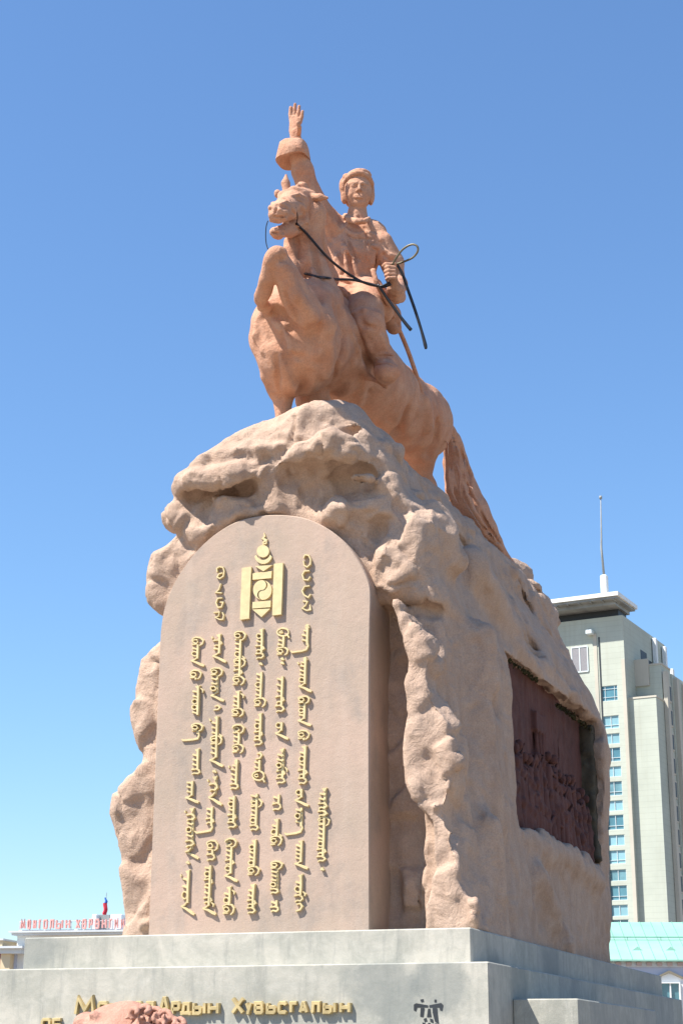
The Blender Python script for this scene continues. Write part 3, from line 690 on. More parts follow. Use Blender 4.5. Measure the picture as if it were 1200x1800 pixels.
for w_ in WORDS: word(w_[0], w_[1], w_[2] - 1.5, w_[3]).build('script_word', M['gold'], stele, False, SB)
for x, y in [(332, 1517), (379, 1357), (460, 1168), (498, 1160), (498, 1167), (568, 1529)]: dot(x, y).build('script_dot', M['gold'], stele, False, SB)
def digits(parts):
    for pts, wd in parts:
        m = MB(); px_stroke(m, pts, wd); m.build('script_digit', M['gold'], stele, False, SB)
digits([([(384, 1007), (383, 1000), (388, 997), (394, 999), (396, 1006), (394, 1014), (388, 1018), (384, 1016), (387, 1010), (393, 1008)], 2.8), ([(390, 1027), (387, 1037), (382, 1043), (392, 1043)], 2.8),
        ([(393, 1052), (385, 1053), (382, 1061), (385, 1069), (392, 1068), (394, 1060), (389, 1060)], 2.8), ([(378, 1078), (388, 1077), (386, 1084), (381, 1086), (388, 1090), (394, 1090), (395, 1083), (393, 1078)], 2.6)])
digits([([(535, 982), (538, 977), (544, 978), (548, 985), (547, 993), (542, 998), (537, 995), (535, 987)], 2.8), ([(546, 1005), (537, 1005), (533, 1012), (536, 1020), (543, 1021), (547, 1015)], 2.8),
        ([(546, 1031), (537, 1032), (533, 1040), (536, 1047), (544, 1052), (548, 1046)], 2.8), ([(533, 1057), (541, 1058), (538, 1065), (532, 1070), (540, 1074), (547, 1072), (546, 1064)], 2.6)])
# the national emblem
emb = empty('emblem', (0, 0, 0)); emb.parent = stele
def plate(name, poly, depth, n=1):
    m = MB(); pts = [S(*p) for p in poly]; m.prism(pts, V0 - depth, V0 + .004)
    # counter-clockwise order is not needed: faces are double sided
    o = m.build(name, M['gold'], emb, False, SB); return o
plate('pillar', [(428, 1000), (444.5, 998), (440.5, 1089), (424.5, 1091)], .045); plate('pillar', [(484, 993), (500, 991), (497, 1081.5), (481, 1083.5)], .045)
plate('sun_disc', circ(464.5, 970.5, 10.8, 10.8, 0, 342, 19), .04)
cr = circ(464.5, 977, 15.3, 15.5, 10, 170, 12) + circ(464.5, 973, 12.2, 12.6, 165, 15, 12)
plate('crescent', cr, .032)
plate('arrowhead', [(450, 996.5), (465, 995.6), (480.5, 994.5), (465, 1005.5)], .034); plate('arrowhead', [(445.5, 1072.5), (477, 1071), (461.5, 1086)], .034)
plate('crossbar', [(446, 1009.5), (479.6, 1005.8), (479, 1017.5), (446, 1020.5)], .036); plate('crossbar', [(446, 1059.5), (478, 1057), (477.5, 1068.5), (445.5, 1071)], .036)
plate('crossbar', [(447, 1008), (480, 1004.5), (480, 1005), (447, 1008.6)], .02)
# yin-yang: two interlocked drops, built as one S-curved pair
def drop(sgn):
    r = 15.6; rx = r; ry = r * 1.1
    a = circ(0, 0, rx, ry, 90, 270, 14) + circ(0, -ry / 2, rx / 2 - .5, ry / 2, -90, 90, 9)[1:] + circ(0, ry / 2, rx / 2 + .5, ry / 2, -90, -270, 9)[1:-1]
    return [(463.2 + sgn * (x - .55), 1038.3 + sgn * y) for x, y in a]
plate('interlocked_drop', drop(1), .036); plate('interlocked_drop', drop(-1), .030)
fl = MB(); px_stroke(fl, [(465, 937.5), (467, 943), (463, 947), (468, 950), (463, 955.5)], [1.6, 3.4, 4, 4.4, 3.6]); px_stroke(fl, [(462, 957.5), (469, 956), (470, 949)], [2.6, 3.2, 2]); fl.build('flame', M['gold'], emb, False, SB)
# ------------------------------------------------------------------ the horse
DV = .48                                   # the group stands this much further back than first measured
_V = V
def V(px, py, v): return _V(px, py, v + DV)
def sh(u, v, w): return _V(*proj((u, v, w)), v + DV)
def pr(px, py, v, rpx):
    c = V(px, py, v); return c, rpx * mpp(c)
def chain(F, pts, k=.05, mode='u'):
    q = [pr(*p) for p in pts]; F.chain([a for a, _ in q], [b for _, b in q], k, mode)
def ball(F, px, py, v, rx, ry=None, rz=None, k=.04, mode='u', rot=None):
    c = V(px, py, v); m = mpp(c); ry = ry or rx; rz = rz or rx; F.ell(c, (rx * m, rz * m, ry * m), k, mode, rot)
def sch(F, pts, off=0., k=.03, mode='u'):
    """a ridge or furrow that follows the carved surface: (px, py, radius px)"""
    q = []; last = None
    for px, py, r in pts:
        v = F.hit(px, py, last)
        if v is None: continue
        if last is not None and abs(v - last) > .45: v = last
        last = v; q.append((px, py, v + off, r))
    if len(q) == 1: q = [q[0], (q[0][0] + .5, q[0][1], q[0][2], q[0][3])]
    if q: chain(F, q, k, mode)
def build_horse():
    F = Field((-3.3, -1.0, 5.0), (-.4, 6.9, 9.6), .021)
    # trunk
    F.cone(sh(-2.02, .35, 6.95), sh(-1.92, 1.8, 7.05), .56, .55, .15); F.cone(sh(-1.92, 1.8, 7.0), sh(-1.78, 3.7, 7.0), .55, .54, .15)
    F.ell(sh(-2.05, .2, 6.75), (.53, .55, .62), .15); F.ell(sh(-2.0, -.05, 7.05), (.42, .42, .45), .12)
    F.ell(sh(-1.95, 1.0, 7.35), (.34, .5, .42), .15)
    ball(F, 478, 572, -.05, 40, 44, 36, .10)               # breast, left in the picture
    ball(F, 470, 600, .05, 30, 34, 30, .08)
    ball(F, 560, 540, .15, 42, 46, 50, .10); ball(F, 575, 600, .5, 38, 60, 50, .12)   # near shoulder
    # croup and thigh
    ball(F, 728, 720, 3.5, 54, 48, 60, .12); ball(F, 740, 752, 3.8, 48, 48, 50, .1); ball(F, 690, 735, 3.0, 56, 60, 70, .12)
    chain(F, [(736, 792, 3.7, 34), (737, 835, 3.95, 23), (758, 868, 4.2, 13), (762, 880, 4.2, 14), (757, 960, 4.0, 13)], .04)
    chain(F, [(700, 800, 3.9, 34), (715, 860, 4.2, 24), (735, 900, 4.3, 15), (730, 960, 4.1, 13)], .07)
    chain(F, [(545, 640, .7, 26), (548, 700, .85, 28), (570, 740, 1.0, 30)], .06)
    # neck
    chain(F, [(545, 378, .12, 27), (534, 430, .2, 31), (540, 480, .25, 38), (552, 530, .35, 52)], .06)
    chain(F, [(548, 372, .35, 18), (556, 430, .55, 17), (575, 490, .9, 22)], .06)        # crest
    chain(F, [(508, 425, -.05, 10), (508, 470, .0, 13), (512, 520, -.1, 16)], .04)
    sch(F, [(522, 425, 3), (518, 470, 4), (524, 505, 5)], .0, .04, 'c'); sch(F, [(540, 420, 4), (548, 470, 5), (560, 510, 5)], .02, .05)
    # deep pockets either side of the forearm and between the legs
    sch(F, [(462, 552, 7), (484, 548, 9), (505, 560, 8)], .0, .05, 'c'); sch(F, [(540, 660, 9), (534, 690, 11)], .03, .06, 'c'); sch(F, [(487, 606, 5), (505, 622, 7), (532, 632, 8)], .0, .05, 'c')
    # raised foreleg: forearm, knee, folded shank, hoof
    chain(F, [(556, 588, -.05, 34), (528, 535, -.48, 30), (504, 480, -.82, 22)], .035)
    chain(F, [(498, 470, -.88, 20), (487, 450, -.95, 19)], .025); ball(F, 488, 447, -1.0, 20, 15, 17, .02); ball(F, 476, 458, -1.0, 10, 12, 12, .02)
    chain(F, [(480, 456, -.98, 16), (470, 490, -.85, 14), (462, 512, -.72, 13.5)], .02); ball(F, 459, 520, -.66, 13, 12, 13, .02)
    chain(F, [(458, 526, -.6, 12), (463, 540, -.42, 12)], .015); chain(F, [(462, 538, -.45, 14), (474, 549, -.28, 15)], .01)
    sch(F, [(497, 440, 2.5), (494, 470, 4), (483, 520, 5)], .0, .02, 'c'); sch(F, [(508, 470, 3), (525, 520, 5), (545, 560, 6)], .02, .04); sch(F, [(494, 492, 3), (508, 530, 5), (525, 560, 5)], .0, .03, 'c')
    # standing foreleg
    chain(F, [(486, 612, .05, 32), (491, 655, .2, 28), (496, 690, .36, 20), (498, 735, .42, 14), (498, 800, .42, 14)], .045)
    chain(F, [(474, 625, .0, 17), (472, 660, .12, 13), (482, 695, .3, 9)], .03); chain(F, [(508, 640, .15, 13), (510, 680, .35, 9)], .03)
    sch(F, [(486, 625, 3), (488, 665, 4), (494, 700, 3)], .0, .03, 'c')
    # sternum folds
    sch(F, [(452, 560, 5), (450, 590, 7), (462, 618, 6)], .01, .04); sch(F, [(503, 585, 6), (512, 612, 7)], .01, .05)
    # muscle furrows and swellings, laid on the surface
    for pts in ([(598, 545, 4), (606, 590, 6), (592, 640, 5), (585, 670, 4)], [(497, 545, 4), (512, 575, 6), (535, 590, 6)], [(560, 575, 6), (548, 588, 8), (556, 598, 5)],
                [(494, 590, 4), (506, 630, 5), (520, 665, 5)], [(650, 690, 4), (668, 730, 7), (668, 780, 7)], [(716, 720, 4), (700, 760, 7), (692, 800, 7)], [(462, 560, 5), (476, 590, 6), (492, 604, 5)],
                [(530, 650, 7), (528, 675, 9)], [(540, 470, 3), (528, 500, 5), (540, 530, 5)], [(552, 440, 3), (560, 480, 4)], [(620, 640, 4), (612, 690, 5)], [(585, 470, 3), (596, 510, 4)], [(770, 740, 4), (765, 775, 5), (755, 800, 5)]):
        sch(F, [(x, y, r * 1.5) for x, y, r in pts], -.005, .05, 'c')
    for pts in ([(570, 520, 6), (578, 570, 9), (560, 620, 8)], [(580, 610, 6), (572, 660, 7)], [(622, 640, 5), (600, 690, 6)], [(482, 500, 4), (474, 540, 4)], [(500, 470, 5), (522, 520, 8), (548, 556, 10)], [(640, 660, 5), (630, 710, 6)], [(745, 700, 8), (750, 750, 9)], [(512, 440, 4), (520, 480, 5)]):
        sch(F, [(x, y, r * 1.5) for x, y, r in pts], .012, .07)
    chain(F, [(538, 362, .25, 20), (520, 380, .1, 12)], .04)
    # tail with combed strands
    chain(F, [(782, 748, 4.2, 12), (793, 772, 4.5, 16), (801, 812, 4.75, 22), (810, 858, 4.9, 29), (830, 900, 5.0, 31), (852, 935, 5.15, 23), (880, 970, 5.35, 10), (900, 990, 5.5, 5)], .02)
    chain(F, [(798, 885, 4.85, 16), (812, 915, 4.9, 18), (838, 950, 5.0, 12)], .04)
    for i, o in enumerate((-17, -11, -5, 2, 8, 14)):
        s1 = .75 + .04 * i
        chain(F, [(790 + o * .5, 770, 4.3, 3), (800 + o * s1, 815, 4.42, 4.5), (805 + o, 862, 4.5, 5), (822 + o, 905, 4.65, 5), (850 + o * .8, 940, 4.85, 4), (878 + o * .3, 968, 5.15, 3)], .02)
        chain(F, [(793 + o * .5, 780, 4.25, 1), (804 + o * s1, 825, 4.3, 2), (809 + o, 870, 4.4, 2.4), (826 + o, 905, 4.6, 2)], .02, 'c')
    for i, o in enumerate((-15, -8, -1, 6, 13, 19)):
        w_ = 3 * math.sin(i * 2.1)
        sch(F, [(791 + o * .6, 768, 1.6), (798 + o * .9 + w_, 800, 2.4), (803 + o - w_, 835, 3), (808 + o * 1.1 + w_, 868, 3.2), (824 + o * 1.1, 900, 3.2), (846 + o * .9 + w_, 930, 2.8), (868 + o * .5, 955, 2.2)], .0, .014, 'c')
        sch(F, [(794 + o * .6, 768, 1.6), (801 + o * .9 + w_, 800, 2.4), (806 + o - w_, 835, 2.8), (812 + o * 1.1 + w_, 868, 3), (828 + o * 1.1, 900, 3), (850 + o * .9 + w_, 930, 2.6)], .0, .014)
    # saddle cloth: a thick skirt with a curled front edge
    sch(F, [(604, 545, 5), (614, 578, 6), (629, 612, 7), (632, 642, 7), (648, 663, 7), (677, 678, 5)], -.0, .045)
    sch(F, [(618, 560, 7), (632, 595, 8), (645, 630, 8), (662, 655, 7), (680, 668, 5)], -.01, .05, 'c')
    F.noise(.28, .016, 31); F.noise(.11, .009, 32); F.noise(.2, .010, 33, True, (1, 1, 3))
    HH.update({(x, y): F.hit(x, y) for x, y in ((536, 481), (548, 484), (560, 487), (570, 488), (578, 489), (521, 393), (530, 402), (540, 412), (520, 364), (523, 380), (514, 372), (471, 388), (471, 438))})
    return F.mesh()
HH = {}
def build_head():
    F = Field((-2.85, -1.1, 7.75), (-1.55, .9, 9.35), .0115)
    chain(F, [(545, 378, .14, 25), (538, 410, .18, 26)], .04)
    chain(F, [(534, 362, .12, 26), (514, 360, -.2, 23), (500, 368, -.5, 20), (490, 374, -.8, 17)], .05)
    ball(F, 488, 378, -.82, 17, 11, 14, .03); ball(F, 518, 345, -.08, 24, 12, 18, .04); ball(F, 508, 352, -.3, 22, 14, 14, .04)
    chain(F, [(496, 344, -.3, 9), (518, 338, -.15, 10), (546, 345, .05, 11)], .035); ball(F, 488, 341, -.25, 6.5, 8, 8, .03)
    chain(F, [(530, 390, .1, 23), (510, 402, -.2, 15), (492, 408, -.55, 10), (483, 408, -.7, 9)], .035); ball(F, 488, 413, -.6, 11, 8.5, 10, .025)
    chain(F, [(464, 396, -1.1, 6), (486, 396.5, -.8, 7.5), (505, 395, -.55, 6.5)], .02, 'c'); chain(F, [(486, 396.5, -.95, 7), (503, 395, -.75, 6)], .02, 'c')
    sch(F, [(475, 403, 2.4), (486, 404.5, 2.6)], -.0, .015)
    sch(F, [(476, 388, 3.2), (490, 389, 3.2), (504, 386, 2.6)], .0, .02)
    sch(F, [(477, 366, 6)], .02, .02); sch(F, [(474, 368, 3.2)], -.02, .01, 'c'); sch(F, [(492, 370, 6)], .03, .03); sch(F, [(492, 372, 2.8)], -.01, .01, 'c')
    sch(F, [(498, 364, 5.5), (506, 364, 5)], .0, .02, 'c'); sch(F, [(502, 364.5, 3.6)], .01, .008); sch(F, [(493, 358, 2.6), (502, 355, 3.2), (512, 359, 2.6)], .01, .02)
    sch(F, [(484, 352, 4), (488, 360, 3)], .0, .03, 'c'); sch(F, [(480, 358, 4), (482, 366, 3)], .01, .03)
    sch(F, [(514, 370, 3), (521, 395, 3)], .0, .03, 'c'); sch(F, [(534, 378, 9), (534, 392, 9)], .05, .05); sch(F, [(505, 378, 3), (522, 384, 3)], .0, .03, 'c')
    # ears, forelock
    chain(F, [(550, 347, .0, 7), (562, 347, -.02, 6.5), (575, 348, -.02, 2.2)], .02); chain(F, [(553, 350, -.13, 2), (566, 349.5, -.13, 2.4)], .01, 'c')
    chain(F, [(504, 338, .0, 7), (502, 322, .0, 7.5), (503, 308, 0, 2.6)], .02); chain(F, [(503, 330, -.13, 2), (502, 318, -.13, 3)], .01, 'c')
    chain(F, [(536, 336, .0, 9), (532, 327, -.03, 7), (527, 323, -.03, 3)], .02); chain(F, [(518, 336, -.1, 6), (524, 326, -.08, 3)], .02); ball(F, 521, 331, -.24, 3.5, 2.5, 3, .02, 'c')
    # brow ridges, cheek bones, lips, teeth, whisker folds
    sch(F, [(486, 350, 3.4), (497, 350, 4), (508, 353, 3.4)], .005, .012); sch(F, [(500, 372, 3), (515, 380, 4), (528, 376, 4)], .01, .02); sch(F, [(481, 380, 2), (492, 382, 2.4), (505, 379, 2)], .0, .012, 'c')
    sch(F, [(512, 345, 3), (524, 342, 3.4), (538, 348, 3)], .0, .015); sch(F, [(520, 350, 2), (530, 358, 2.6), (540, 372, 2.6)], .0, .02, 'c'); sch(F, [(517, 398, 2.4), (528, 404, 3), (540, 396, 3)], .0, .02, 'c')
    sch(F, [(480, 409, 1.8), (490, 411, 2), (500, 408, 2)], .0, .01, 'c'); sch(F, [(488, 364, 2), (484, 374, 2)], .0, .012, 'c'); sch(F, [(526, 360, 4), (534, 368, 5)], .02, .03)
    F.noise(.05, .003, 61); F.noise(.1, .005, 62)
    HH.update({(x, y): F.hit(x, y) for x, y in ((521, 393), (530, 402), (520, 364), (523, 380), (514, 372))})
    return F.mesh()
HB = np.array([-2.0, 2.2, 5.8])
hvs, hq = build_horse(); hvs = relax(hvs, hq, 1, .4)
horse = mon_empty('horse_statue', *HB)
tag(horse, 'orange stone horse with one foreleg raised and mouth open, standing on the crag', 'horse statue')
mesh_obj('body', hvs, hq, M['horse'], horse, True, HB)
v_, q_ = build_head(); mesh_obj('head', v_, q_, M['horse'], horse, True, HB)

# ------------------------------------------------------------------ the rider
def build_rider():
    F = Field((-2.95, .85, 6.4), (-.8, 3.1, 10.75), .012)
    # pelvis, skirt of the robe, torso
    ball(F, 624, 508, 1.55, 38, 24, 34, .06); chain(F, [(612, 520, 1.2, 20), (590, 515, 1.25, 16), (577, 500, 1.35, 10)], .05); chain(F, [(580, 480, 1.55, 12), (575, 497, 1.5, 9), (605, 512, 1.3, 10)], .05)
    chain(F, [(622, 490, 1.55, 35), (626, 455, 1.5, 40)], .06); ball(F, 628, 436, 1.5, 49, 36, 33, .05); ball(F, 632, 410, 1.5, 47, 24, 27, .05)
    ball(F, 596, 455, 1.5, 21, 32, 22, .05)
    # shoulders
    ball(F, 592, 398, 1.5, 20, 17, 20, .04); chain(F, [(636, 398, 1.5, 14), (664, 414, 1.5, 17)], .05)
    chain(F, [(586, 402, 1.45, 25), (566, 380, 1.3, 22)], .04); chain(F, [(670, 428, 1.5, 20), (689, 463, 1.6, 19.5)], .04)
    # yoke of the coat, placket, breast pockets
    sch(F, [(590, 392, 4), (598, 406, 4), (606, 404, 4), (612, 396, 4)], .0, .02)
    sch(F, [(606, 402, 3.4), (618, 412, 3.8), (632, 413, 3.4), (642, 408, 3.4), (656, 412, 4), (670, 421, 3.6)], .0, .012); sch(F, [(606, 410, 2.4), (618, 419, 2.6), (632, 420, 2.4), (656, 420, 2.4), (670, 429, 2.4)], .0, .012, 'c')
    sch(F, [(640, 400, 2.2), (644, 420, 2.2), (643, 440, 2.2), (642, 462, 2.2), (641, 485, 2.2)], -.005, .01, 'c'); [sch(F, [(647, y, 1.9)], 0, .004) for y in (428, 442, 456, 470)]
    for x in (628, 634, 650, 656, 662): sch(F, [(x, 422, 1.6), (x + 3, 434, 1.2)], -.005, .015, 'c')
    # robe folds
    for a in ((585, 430, 600, 478), (606, 440, 612, 483), (658, 445, 650, 482), (672, 440, 660, 470), (600, 425, 624, 455)):
        sch(F, [(a[0], a[1], 3), ((a[0] + a[2]) / 2, (a[1] + a[3]) / 2, 4.2), (a[2], a[3], 3.4)], .0, .03); sch(F, [(a[0] + 7, a[1], 3), ((a[0] + a[2]) / 2 + 7, (a[1] + a[3]) / 2, 3.6), (a[2] + 6, a[3], 3)], .0, .03, 'c')
    # wrapped hem, side slit, pocket flaps
    sch(F, [(602, 397, 3), (612, 430, 3.2), (622, 462, 3.2), (630, 488, 3)], .0, .012); sch(F, [(606, 400, 2), (616, 432, 2.2), (626, 462, 2.2)], .0, .008, 'c')
    sch(F, [(655, 432, 2.6), (668, 436, 2.8), (674, 442, 2.4)], .0, .008); sch(F, [(600, 432, 2.4), (608, 434, 2.6)], .0, .008)
    # belt
    sch(F, [(583, 485, 4.6), (600, 490, 5.2), (620, 495, 5.4), (640, 498, 5.4), (656, 499, 5), (663, 496, 4.4)], .0, .004)
    sch(F, [(607, 503, 3), (612, 514, 3), (616, 524, 3)], -.01, .03, 'c'); sch(F, [(618, 514, 4), (640, 509, 4.5), (664, 516, 4.5)], .0, .03); sch(F, [(586, 500, 3), (600, 508, 3)], .0, .03)
    # neck and collar
    chain(F, [(627, 400, 1.45, 22), (628, 372, 1.42, 17)], .03); chain(F, [(607, 380, 1.42, 5), (614, 386, 1.24, 5.5), (627, 389, 1.16, 5.5), (640, 389, 1.2, 5), (648, 384, 1.36, 4)], .012); sch(F, [(632, 389, 2.6)], 0, .006); sch(F, [(630, 381, 1.8), (633, 395, 1.8)], 0, .01, 'c')
    # head, looking out over the viewer and a little to the right
    hc = V(629, 339, 1.42); m = mpp(hc); fd = np.array([.42, -.90, -.05]); fd /= np.linalg.norm(fd); rd = np.cross(fd, [0, 0, 1.]); rd /= np.linalg.norm(rd); ud = np.cross(rd, fd)
    if rd[0] < 0: rd = -rd
    Rm = np.array([rd, fd, ud])
    def H(r, f, u): return hc + (rd * r + fd * f + ud * u) * m
    def he(r, f, u, a, b, c, k=.02, mode='u'): F.ell(H(r, f, u), (a * m, b * m, c * m), k, mode, Rm)
    def hcn(p, q_, ra, rb, k=.015, mode='u'): F.cone(H(*p), H(*q_), ra * m, rb * m, k, mode)
    he(0, 0, 5, 25, 28, 30, .02); he(0, 7, -12, 20, 19, 23, .04); he(0, 17, -28, 9.5, 8, 7, .04)     # skull, face, chin
    he(-12, 15, -8, 9, 9, 8, .03); he(12, 15, -8, 9, 9, 8, .03)                                     # cheekbones
    hcn((-14, 18, -16), (-9, 16, -28), 6, 5, .03); hcn((14, 18, -16), (9, 16, -28), 6, 5, .03)
    he(-9.2, 28.5, .5, 6.8, 5.6, 4.4, .02, 'c'); he(9.2, 28.5, .5, 6.8, 5.6, 4.4, .02, 'c')
    he(-9.2, 23, 0, 4.8, 3.2, 2.1, .006); he(9.2, 23, 0, 4.8, 3.2, 2.1, .006)
    hcn((-16, 21.5, 6.2), (-4, 27.5, 5.8), 1.9, 2.3, .015); hcn((16, 21.5, 6.2), (4, 27.5, 5.8), 1.9, 2.3, .015)
    hcn((-13.5, 24, 2.8), (-5, 27, 2.4), .9, 1., .006); hcn((13.5, 24, 2.8), (5, 27, 2.4), .9, 1., .006)
    hcn((0, 26.5, 4), (0, 32, -9), 2.2, 3.1, .012); he(-4.2, 28, -9.5, 2.6, 3, 2.3, .008); he(4.2, 28, -9.5, 2.6, 3, 2.3, .008)
    he(0, 23, -19, 9, 4.5, 5, .02); hcn((-7, 26.4, -18.2), (7, 26.4, -18.2), 1.5, 1.5, .006); hcn((-5.5, 26.4, -22), (5.5, 26.4, -22), 1.9, 1.9, .006); hcn((-9, 29.5, -20.2), (9, 29.5, -20.2), 1.5, 1.5, .006, 'c')
    hcn((-8, 29, -10), (-12, 26, -18), 1.4, 1.2, .02, 'c'); hcn((8, 29, -10), (12, 26, -18), 1.4, 1.2, .02, 'c'); hcn((-5, 27, -26), (5, 27, -26), 1.4, 1.4, .02, 'c')
    # raised right arm
    chain(F, [(586, 402, 1.45, 25), (566, 380, 1.3, 22), (542, 335, 1.05, 20.5), (532, 300, .9, 19), (524, 272, .8, 17)], .04)
    chain(F, [(584, 420, 1.45, 18), (582, 452, 1.45, 14)], .06)
    for a in ((552, 335, 578, 392), (534, 330, 558, 385), (530, 292, 545, 340), (520, 300, 530, 335)): sch(F, [(a[0], a[1], 2.5), ((a[0] + a[2]) / 2, (a[1] + a[3]) / 2, 3.4), (a[2], a[3], 3)], .01, .06)
    for a in ((558, 350, 586, 415), (541, 350, 562, 405), (568, 410, 590, 440)): sch(F, [(a[0], a[1], 2), ((a[0] + a[2]) / 2, (a[1] + a[3]) / 2, 3.4), (a[2], a[3], 3)], .0, .05, 'c')
    # left arm, bent, sleeve drooping
    chain(F, [(670, 428, 1.5, 20), (689, 463, 1.6, 19.5), (697, 500, 1.62, 17)], .04); [sch(F, [(a, b, 2.6), (a + 10, b + 8, 3.2), (a + 18, b + 10, 2.6)], 0, .02) for a, b in ((676, 440), (682, 456), (684, 500))]; [sch(F, [(a, b, 2.4), (a + 9, b + 9, 3), (a + 18, b + 11, 2.4)], 0, .02, 'c') for a, b in ((674, 448), (682, 464), (684, 492))]; chain(F, [(699, 500, 1.6, 17), (695, 512, 1.2, 15.5), (692, 505, 1.02, 12)], .04); chain(F, [(704, 522, 1.5, 9.5), (698, 526, 1.2, 8.5)], .04)
    for yy in (508, 516, 524): sch(F, [(686, yy, 1.8), (696, yy + 2, 2), (708, yy + 1, 1.8)], .0, .02)
    chain(F, [(692, 503, 1.02, 9), (689, 490, .9, 9.5)], .02)
    ball(F, 689, 479, .86, 12, 11, 11, .02)
    for i in range(4): chain(F, [(694, 470 + i * 6, .74, 3.6), (683, 469 + i * 6.4, .70, 3.6), (676 + i * .8, 471 + i * 6.6, .78, 3.2)], .006)
    chain(F, [(690, 466, .8, 4.5), (678, 465, .74, 3.8), (673, 468, .76, 3)], .008)
    # left leg: thigh, knee, shin, felt boot
    chain(F, [(645, 520, 1.5, 34), (642, 552, .95, 32), (648, 572, .85, 28)], .05); chain(F, [(648, 572, .85, 28), (660, 605, 1.0, 23), (672, 632, 1.12, 18)], .05)
    sch(F, [(618, 552, 3), (640, 545, 3.4), (668, 553, 3)], .0, .05); sch(F, [(640, 590, 3), (652, 618, 2.6)], .0, .05); sch(F, [(670, 590, 3), (678, 615, 2.4)], .0, .05)
    sch(F, [(634, 560, 3), (640, 572, 3), (656, 576, 3)], .0, .05, 'c')
    chain(F, [(674, 644, 1.2, 18), (679, 654, .95, 21), (683, 655, .78, 18)], .03); chain(F, [(680, 655, .9, 17), (693, 652, .8, 11)], .03)
    for yy in (624, 630, 636): sch(F, [(662, yy, 1.8), (674, yy - 3, 2.2), (690, yy, 2.2)], .0, .015)
    sch(F, [(658, 643, 1.6), (672, 640, 1.6), (690, 642, 1.6)], .0, .02, 'c')
    # far leg, mostly hidden
    chain(F, [(610, 520, 1.55, 26), (590, 545, 1.4, 24)], .05)
    # skirt of the robe spread behind the thigh
    chain(F, [(668, 530, 1.6, 22), (684, 556, 1.75, 20), (692, 575, 1.8, 13)], .05); chain(F, [(660, 525, 1.6, 24), (672, 548, 1.4, 20)], .05)
    for a in ((674, 530, 690, 572), (684, 532, 699, 570)): sch(F, [(a[0], a[1], 2), (a[2], a[3], 2.4)], 0, .04, 'c')
    F.noise(.16, .006, 41); F.noise(.07, .0035, 42)
    return F.mesh()
def build_hand():
    F = Field((-3.2, .8, 9.9), (-2.2, 1.7, 11.3), .0085)
    chain(F, [(521, 268, .8, 11.5), (520, 245, .76, 9.2), (519, 236, .75, 10)], .02)
    chain(F, [(514, 230, .74, 6), (514, 208, .74, 5)], .03); chain(F, [(523, 230, .74, 6), (524, 211, .74, 5)], .03); chain(F, [(519, 232, .74, 7), (519, 208, .75, 5.5)], .03)
    for pts in ([(512, 212, .74, 4.1), (510.5, 201, .73, 3.9), (511, 189, .71, 2.9)], [(517, 211, .75, 4.2), (517.5, 196, .74, 3.9), (518.6, 183.5, .72, 2.8)],
                [(522.6, 211, .75, 4.1), (524.5, 198, .74, 3.8), (525.8, 187, .73, 2.8)], [(527, 215, .74, 3.9), (530, 205, .74, 3.5), (531.8, 196, .73, 2.6)],
                [(525, 234, .70, 4.4), (526, 224, .62, 4.), (523, 216, .58, 3)]): chain(F, pts, .004)
    F.noise(.05, .0015, 2)
    return F.mesh()
def build_cuff():
    rings = [((505, 254), (535, 251), .66, .80), ((500, 252), (537, 249.5), .60, .86), ((495, 258), (539, 256), .56, .90), ((492, 275), (541, 270), .54, .94), ((489, 290), (541.5, 276), .56, .98), ((494, 288), (539, 275), .62, .95), ((512, 279), (536, 273), .7, .9)]
    N = 40; vs = []; fs = []
    for (l, r, va, vb) in rings:
        a = V(*l, (va + vb) / 2); b = V(*r, (va + vb) / 2); c = (a + b) / 2; h = (b - a) / 2
        for k in range(N):
            t = 2 * math.pi * k / N; cs, sn = math.cos(t), math.sin(t); e = .62
            vs.append(c + h * (abs(cs) ** e) * (1 if cs > 0 else -1) + np.array([0, 1., 0]) * (abs(sn) ** e) * (1 if sn > 0 else -1) * (vb - va) / 2)
    for i in range(len(rings) - 1):
        for k in range(N): j = (k + 1) % N; fs.append((i * N + k, i * N + j, (i + 1) * N + j, (i + 1) * N + k))
    fs.append(tuple(range(N))); fs.append(tuple((len(rings) - 1) * N + k for k in range(N - 1, -1, -1)))
    return vs, fs
def build_hat():
    F = Field((-2.6, 1.1, 8.9), (-1.3, 2.8, 10.6), .012)
    hc = V(629, 339, 1.42); m = mpp(hc); fd = np.array([.42, -.90, -.05]); fd /= np.linalg.norm(fd); rd = np.cross(fd, [0, 0, 1.]); rd /= np.linalg.norm(rd); ud = np.cross(rd, fd)
    if rd[0] < 0: rd = -rd
    Rm = np.array([rd, fd, ud])
    def H(r, f, u): return hc + (rd * r + fd * f + ud * u) * m
    def he(r, f, u, a, b, c, k=.02, mode='u'): F.ell(H(r, f, u), (a * m, b * m, c * m), k, mode, Rm)
    he(0, -3, 22, 26, 28, 20, .02); he(3, 0, 34, 21, 21, 8.5, .01)
    for i in range(11):                              # fur band, higher over the brow
        a0, a1 = math.radians(-25 + i * 20.9), math.radians(-25 + (i + 1) * 20.9)
        g_ = lambda a: H(24.5 * math.cos(a), -1 + 26.5 * math.sin(a), 9 + 16.5 * max(0, math.sin(a)) ** .8)
        F.cone(g_(a0), g_(a1), 4.6 * m, 4.6 * m, .008)
    for s in (-1, 1):
        he(s * 23.5, -7, 0, 6.5, 12, 19, .012); F.cone(H(s * 22, 0, 8), H(s * 21, 1, -14), 4.4 * m, 3.2 * m, .012)
    he(0, -19, 0, 23, 12, 25, .03); he(-25, -4, 14, 8, 13, 16, .012); he(-22, 4, 26, 6, 10, 7, .012)
    he(0, -6, 44, 15, 15, 4, .03, 'c')
    F.noise(.05, .004, 3); F.noise(.03, .002, 4)
    return F.mesh()
PB = np.array([-1.85, 1.5, 7.4])
